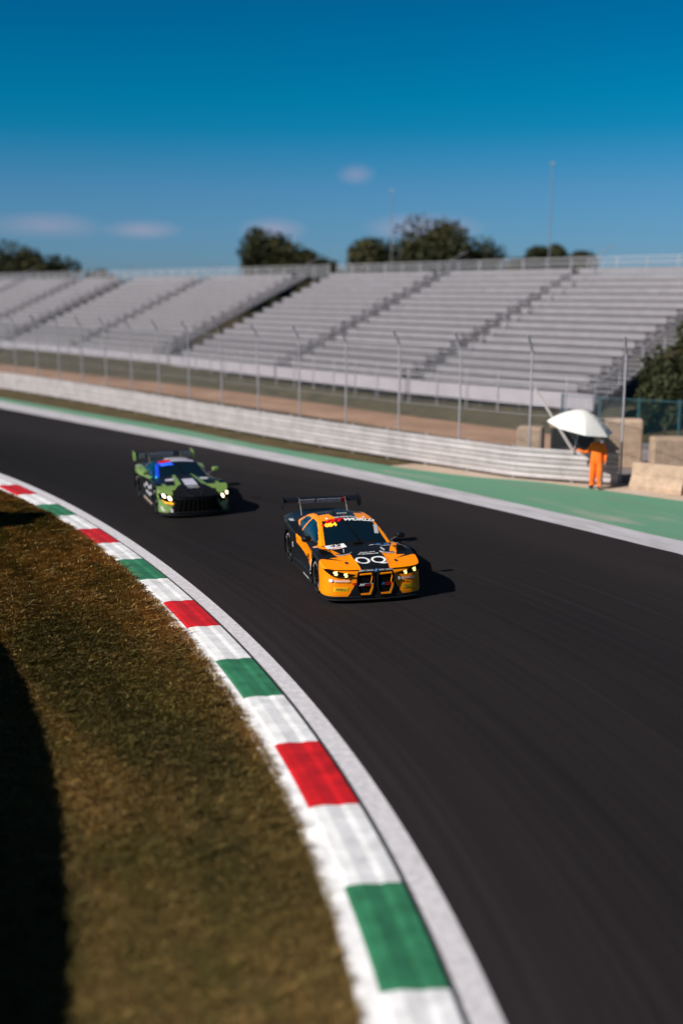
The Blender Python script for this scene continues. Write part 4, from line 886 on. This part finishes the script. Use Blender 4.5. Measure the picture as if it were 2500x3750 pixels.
# tow loops and bonnet pins
for sx in (-1, 1):
    b = MB(); hm = bm.hoodmap(sx * .52, .70, .01); b.add([hm(.034 * math.cos(a), .055 * math.sin(a)) for a in np.linspace(0, 2 * math.pi, 15)[:-1]], [tuple(range(14))], cSh); q = b.build('bonnet_latch', car)
    b = MB(); hm = bm.hoodmap(sx * .52, .70, .014); b.add([hm(.013 * math.cos(a), .016 * math.sin(a)) for a in np.linspace(0, 2 * math.pi, 9)[:-1]], [tuple(range(8))], cBlu); b.build('latch_pin', q)
    # curved hood vents: dark slot with a pale lip at its front edge
    pts = [(.30, .14), (.36, .20), (.50, .215), (.62, .20)]; b = MB(); V = []
    for i, (a, y) in enumerate(pts):
        for dy in (0, .10): V.append((sx * a, y + dy * (1.0), bm.T(a, y + dy) + .006))
    b.add(V, [(2 * i, 2 * i + 1, 2 * i + 3, 2 * i + 2) for i in range(3)], cSh); v_ = b.build('bonnet_vent', car)
    b = MB(); b.path([(sx * a, y + .105, bm.T(a, y + .105) + .014) for a, y in pts], .012, cGy, 5); b.build('vent_lip', v_)
    b = MB(); b.path([(sx * .40, -.02, bm.T(.4, -.02) + .01), (sx * .44, .16, bm.T(.44, .16) + .012)], .012, cGy, 5); b.build('hinge', car)
# lettering on the bonnet
V, F = text_mesh('OQ', .37, .004, sx=1.10); decal('lettering', V, F, lambda x, y: (x, .665 - y * 1.25, bm.T(x, .665 - y * 1.25) + .010), cW, car, 'large white OQ lettering')
V, F = text_mesh('Hotel ****', .075, .001, .4); decal('lettering', V, F, bm.hoodmap(.03, .235), cW, car)
V, F = text_mesh('AcquaBianca', .085, .001, .4); decal('lettering', V, F, bm.hoodmap(.03, .31), cW, car)
V, F = rectV(.42, .30, 10, 6); np_ = decal('number_sticker', V, F, bm.hoodmap(-.52, -.24, .022), cW, car, 'white sticker with the number 42')
V, F = text_mesh('42', .17, .003, .15, 1.4); decal('lettering', V, F, bm.hoodmap(-.52, -.29, .030), cK, np_)
V, F = text_mesh('CLASS', .07, .003); decal('lettering', V, F, bm.hoodmap(-.52, -.145, .030), cR, np_)
b = MB(); b.add([bm.hoodmap(.42, -.26, .022)(.06 * math.cos(a), .055 * math.sin(a)) for a in np.linspace(0, 2 * math.pi, 15)[:-1]], [tuple(range(14))], cBlu); b.build('round_emblem', car)
V, F = text_mesh('M', .13, .005, .3); decal('lettering', V, F, bm.hoodmap(.58, -.26, .022), cBlu, car)
V, F = text_mesh('BMW MOTORSPORT', .05, .001); decal('lettering', V, F, bm.hoodmap(.42, -.17, .022), cW, car)
b = MB(); b.box((0, -.40, bm.T(0, -.4) + .025), (.20, .10, .03), cSh); b.build('scuttle_intake', car)
# sun strip, display, side strip
V, F = rectV(1.12, .13, 12, 4); b_ = decal('sun_strip', V, F, bm.cabmap(0, -1.335, .006), cK, car)
V, F = text_mesh('WORLD', .165, .009, .35, 1.15); decal('lettering', V, F, bm.cabmap(.25, -1.33, .014), cW, b_)
V, F = text_mesh('GT', .185, .014, .35, 1.6); decal('lettering', V, F, bm.cabmap(-.32, -1.33, .014), cR, b_)
V, F = text_mesh('054', .17, .009); decal('number_display', V, F, bm.cabmap(-.40, -1.18, .012), mat('display_amber', (.9, .45, .02), .5, emis=(1, .5, .03), es=1.0), car, 'lit amber number display')
V, F = text_mesh('K', .12, .006); decal('lettering', V, F, bm.cabmap(-.56, -1.20, .012), cR, car)
V, F = rectV(.09, .34, 3, 8, .12); decal('windscreen_sticker', V, F, lambda x, y: bm.cabmap(.56, -.98, .012)(x + .0 - y * .18, y), cGy, car)
b = MB(); b.path([bm.cabmap(0, 0, .03)(x, -y) for x, y in ((.06, -.52), (.01, -.80), (-.06, -1.10), (-.09, -1.30))], .011, cSh, 5); b.build('wiper', car)
# a driver's light helmet and the cage seen through the glass as pale glimpses belong to the glass tint
V, F = text_mesh('GRUNDFULLZ', .10, .002, 0, .8); decal('lettering', V, F, bm.cabmap(.0, -1.50, .008), cW, car)
for x0 in (-.42, .42):
    b = MB(); b.add([bm.cabmap(x0, -1.50, .01)(.028 * math.cos(a), .05 * math.sin(a)) for a in np.linspace(0, 2 * math.pi, 13)[:-1]], [tuple(range(12))], cW); b.build('roof_light', car)
b = MB(); b.bar((.02, -1.9, bm.cab(0, -1.9) - .02), (.02, -1.95, bm.cab(0, -1.9) + .13), .006, cSh, 4); b.build('aerial', car)
b = MB(); b.box((0, -2.0, bm.cab(0, -2) + .01), (.30, .34, .05), cK); b.box((0, -1.84, bm.cab(0, -1.84) + .012), (.24, .03, .03), cGy); b.build('roof_hatch', car)
# splitter, skirts, diffuser, louvred arch backs, exhaust
ed = [(x, bm.Y(x) + .06) for x in np.linspace(-.99, .99, 41)]; bm.slab('front_splitter', ed + [(.97, .42), (-.97, .42)], .075, .10, cC)
for sx in (-1, 1):
    bm.slab('side_skirt', [(sx * .86, -.42), (sx * 1.01, -.46), (sx * 1.0, -2.48), (sx * .86, -2.52)], .085, .115, cC)
    b = MB(); b.path([(sx * .93, -.6, .30), (sx * 1.0, -.62, .30)], .03, mat('exhaust_steel', (.3, .28, .27), .3, .9), 8); b.build('exhaust_tip', car)
    b = MB()
    for k in range(4): b.box((sx * .80, .16 - k * .10, bm.T(.8, .16 - k * .1) + .008), (.22, .035, .012), cSh)
    b.build('arch_louvres', car)
    b = MB(); b.add([(sx * (bm.W(y) + .012 - bm.inset(t, y, 0)), y, z) for y, z, t in ((-.92, .50, .45), (-.80, .54, .4), (-.80, .20, .85), (-.92, .18, .88))], [(0, 1, 2, 3)], cW); b.build('door_sticker', car)
    for yy, zz, sz, tx_ in ((-1.35, .44, .17, '42'),):
        V, F = text_mesh(tx_, .20, .006); decal('lettering', V, F, lambda x, z: (sx * (bm.W(yy) - .055), yy + x * (1 if sx > 0 else 1) * -sx, .44 + z), cK, car)
    V, F = text_mesh('DUNLOP' if False else '42', .16, .006); decal('lettering', V, F, lambda x, z: (sx * (bm.W(-2.35) + .005), -2.42 - x * sx, .50 + z), cGy, car)
    V, F = rectV(.55, .05, 8, 1); decal('skirt_sticker', V, F, lambda x, y: (sx * (1.006), -.95 + x, .10 + .0 * y + y * .5 + .03), cGy, car)
    V, F = rectV(.10, .24, 2, 4); decal('fender_sticker', V, F, lambda x, y: (sx * (.90 + x), -3.05 - y * 1.2, bm.T(.9 + x, -3.05 - y * 1.2) + .01), cGy, car)
    V, F = rectV(.08, .10, 2, 2); decal('fender_sticker', V, F, lambda x, y: (sx * (.90 + x), -.48 - y, bm.T(.9 + x, -.48 - y) + .012), cGy, car)
bm.slab('rear_diffuser', [(-.80, -4.06), (.80, -4.06), (.80, -3.6), (-.80, -3.6)], .12, .16, cC)
bm.mirror(1.0, -.72, .98, cK)
bm.wing(-3.92, 1.20, 1.88, .30, cK, cK, .56)
b = MB()
x = -.58; rg = np.random.default_rng(3)
while x < .42:
    w = rg.uniform(.025, .075); b.box((x + w / 2, -3.725, 1.225), (w, .008, .11), cGy, Matrix.Rotation(R(-25), 3, 'X')); x += w + rg.uniform(.006, .016)
    if abs(x + .15) < .04: x += .05
b.build('wing_lettering', car)
b = MB(); b.box((.50, -3.725, 1.225), (.10, .008, .115), cR, Matrix.Rotation(R(-25), 3, 'X')); b.build('wing_red_mark', car)
for sx in (-1, 1):
    b = MB(); b.box((sx * .944, -3.80, 1.16), (.004, .05, .16), cGy); b.build('endplate_sticker', car)
flip(car)
car.rotation_euler[2] = R(180 + 13.8)

# ---- green car: long bonnet, low wide mouth, big endplates
gc = Car(wb=2.66, wr=.345, nose=1.02, tail=-3.65, sill=.12, crown=.055, hubm=cGy, tyrem=cGy,
    tW=[(-3.65, .86), (-3.4, .93), (-3.0, .99), (-2.66, 1.01), (-2.2, .98), (-1.8, .93), (-1.2, .91), (-.8, .92), (-.42, .97), (0, 1.0), (.4, .995), (.6, .96), (.75, .89), (.87, .76), (.95, .57), (1.0, .34), (1.015, .14), (1.02, 0)],
    tzc=[(-3.65, .95), (-3.3, .94), (-2.7, .94), (-1.4, .93), (-.9, .91), (-.3, .875), (.2, .82), (.6, .74), (.85, .66), (1.02, .58)],
    tze=[(-3.65, .84), (-3.1, .89), (-2.7, .92), (-2.2, .85), (-1.6, .78), (-.8, .79), (-.3, .83), (0, .845), (.35, .80), (.6, .71), (.8, .62), (1.02, .57)],
    th=[(-3.45, .94), (-3.1, 1.03), (-2.75, 1.13), (-2.4, 1.20), (-2.05, 1.225), (-1.8, 1.215), (-1.5, 1.14), (-1.2, 1.03), (-.86, .905)],
    txt=[(-3.45, .44), (-2.9, .51), (-2.4, .55), (-1.85, .575), (-1.4, .64), (-.86, .74)],
    txb=[(-3.45, .50), (-3.0, .70), (-2.5, .80), (-1.8, .83), (-1.2, .81), (-.86, .755)])
gc.bump = lambda j, y: .018 * math.exp(-((j - .28) / .08) ** 2) if y > -.85 else 0
def gc_top(x, y):
    a = abs(x)
    if y > .80 - a * .25 and a < .60: return cK
    if y > .30: return cG if a > .36 + (y - .3) * .55 and not (a < .62 and y > .62) else cK
    if y > -.86:
        if .22 + (y + .86) * .06 < a < .31 + (y + .86) * .12: return cG
        if a > .86: return cK
        return cK if a < .70 or a > .82 else (cG if y > .12 else cK)
    return cG if a > .78 and y < -1.2 else cK
gc.top = gc_top
def gc_side(x, y, z):
    a = abs(x)
    if y > .36:
        if z < .15: return cC
        if a < .60 + max(0, .45 - z) * .6 or y < .50 and z < .50: return cK
        return cG
    if y < -1.0 and z > .74: return cG
    return cK
gc.side = gc_side
def gc_roof(x, y):
    a = abs(x)
    if y > -1.80:
        if a > gc.xt(y) * .92: return ('body', cB if x < 0 else cK)
        return ('windscreen', cGl)
    if y < -2.6 and a < gc.xt(y) - .08 and y > -3.3: return ('rear_window', cGl)
    return ('body', cK)
gc.roof = gc_roof
def gc_glass(x, y, dt, db):
    if -2.6 < y < -1.15 and dt > .045 and db > .035: return ('side_window' + ('1' if x < 0 else '2'), cGl)
    return ('body', (cCy if db < .06 and y > -1.5 and x < 0 else cB if y > -1.7 and x < 0 else cK))
gc.glass = gc_glass
gcar = gc.make('race_car', (-4.33, 31.72, .004), 0, 'green and black race car with blazing headlights, following behind the orange one')
h1 = gc.facemap(0, 0, .016); h2 = gc.facemap(0, 0, .03); h0 = gc.facemap(0, 0, .008)
for sx in (-1, 1):
    hl = strip_on_face(gc, [(sx * .96, .67), (sx * .88, .70), (sx * .72, .64), (sx * .58, .55)], [(sx * .95, .52), (sx * .86, .47), (sx * .72, .45), (sx * .60, .48)], h1, cSh, 'headlight', gcar)
    for cx, cz, q in ((.85, .625, .046), (.72, .56, .050)):
        b = MB(); b.add([h2(sx * cx + q * .75 * math.cos(a) - q * .45 * math.sin(a), cz + q * 1.25 * math.sin(a)) for a in np.linspace(0, 2 * math.pi, 13)[:-1]], [tuple(range(12))], cLw); b.build('lamp', hl)
    b = MB(); b.add([h2(sx * x, z) for x, z in ((.90, .52), (.66, .45), (.62, .385), (.82, .42))], [(0, 1, 2, 3)], cAm if sx < 0 else cSh); b.build('indicator', hl)
    b = MB(); b.add([h2(sx * x, z) for x, z in ((.93, .32), (.66, .27), (.64, .17), (.88, .20))], [(0, 1, 2, 3)], cGy if sx < 0 else cK); b.build('corner_sticker', gcar)
up = [(x, .53) for x in np.linspace(-.52, .52, 12)]; lo = [(x * 1.0, .15) for x in np.linspace(-.66, .66, 12)]
gr = strip_on_face(gc, up, lo, h1, cSh, 'grille', gcar, 24)
for k in range(9):
    x = -.44 + k * .11; tubef = MB(); tubef.path([h2(x, .52), h2(x * 1.15, .20)], .007, cK, 4); tubef.build('grille_bar', gr)
b = MB(); b.path([h2(x, .16) for x in np.linspace(-.6, .6, 14)], .015, cC, 5); b.build('lower_bar', gcar)
V, F = rectV(.34, .62, 6, 10); decal('bonnet_panel', V, F, lambda x, y: (x * (1 - y * .2), .02 - y, gc.T(x, .02 - y) + .008), mat('pale_sticker', (.46, .44, .56), .5), gcar, 'pale panel along the middle of the bonnet')
for k in range(9):
    if k == 0: stripes = MB()
    x = -.15 + k * .037; stripes.add([(xx, yy, gc.T(xx, yy) + .012) for xx, yy in ((x, .34), (x + .014, .34), (x + .014, .58), (x, .58))], [(0, 1, 2, 3)], cGy)
stripes.build('bonnet_lettering', gcar)
for x0, sg in ((-.50, 1), (.50, 1)):
    V, F = rectV(.24, .26, 4, 4, .05); decal('bonnet_sticker', V, F, gc.hoodmap(x0, -.28, .010), cGy, gcar)
V, F = rectV(1.04, .15, 12, 4); ss = decal('sun_strip', V, F, gc.cabmap(0, -1.73, .008), mat('pale_sticker', (.46, .44, .56), .5), gcar)
V, F = rectV(.34, .15, 6, 4); decal('sun_strip_red', V, F, gc.cabmap(-.35, -1.73, .014), cR, ss)
V, F = rectV(.36, .16, 6, 4, -.06); decal('number_display', V, F, gc.cabmap(-.34, -1.52, .012), mat('display_blue', (.02, .10, .8), .4, emis=(.03, .12, 1.0), es=.7), gcar, 'glowing blue number display')
V, F = rectV(.70, .26, 8, 6); decal('roof_panel', V, F, gc.cabmap(.05, -2.02, .008), cGy, gcar)
b = MB(); b.path([gc.cabmap(0, 0, .03)(x, -y) for x, y in ((.05, -.90), (0, -1.2), (-.04, -1.55))], .011, cSh, 5); b.build('wiper', gcar)
ed = [(x, gc.Y(x) + .06) for x in np.linspace(-.97, .97, 41)]; gc.slab('front_splitter', ed + [(.95, .42), (-.95, .42)], .075, .10, cC)
rg = np.random.default_rng(5)
for sx in (-1, 1):
    gc.slab('side_skirt', [(sx * .85, -.42), (sx * 1.0, -.46), (sx * .99, -2.2), (sx * .85, -2.24)], .085, .115, cC)
    b = MB()
    for k in range(6):
        y0 = -.55 - k * .27; z0 = .60 - (k % 2) * .05
        for q in range(2): zz = z0 - q * .2 - rg.uniform(0, .03); b.add([(sx * (gc.W(y) - .045), y, z) for y, z in ((y0, zz), (y0 - .21, zz + .01), (y0 - .21, zz - .09), (y0, zz - .10))], [(0, 1, 2, 3)], cGy)
    b.build('side_lettering', gcar)
    b = MB(); b.add([(sx * (gc.W(y) + .012), y, z) for y, z in ((-.5, .20), (-1.9, .20), (-1.9, .15), (-.5, .15))], [(0, 1, 2, 3)], mat('bronze_sticker', (.50, .36, .28), .5)); b.build('sill_sticker', gcar)
gc.mirror(1.0, -1.05, 1.0, cG)
gc.wing(-3.62, 1.14, 1.80, .42, cK, cG, .50)
rg = np.random.default_rng(8)
for x0, x1 in ((-.80, -.62), (-.45, .25), (.55, .80)):
    x = x0; b = MB()
    while x < x1: w = rg.uniform(.02, .05); b.box((x + w / 2, -3.37, 1.15), (w, .008, .17), cGy, Matrix.Rotation(R(-25), 3, 'X')); x += w + .012
    b.build('wing_lettering', gcar)
flip(gcar)
gcar.rotation_euler[2] = R(180 + 20)
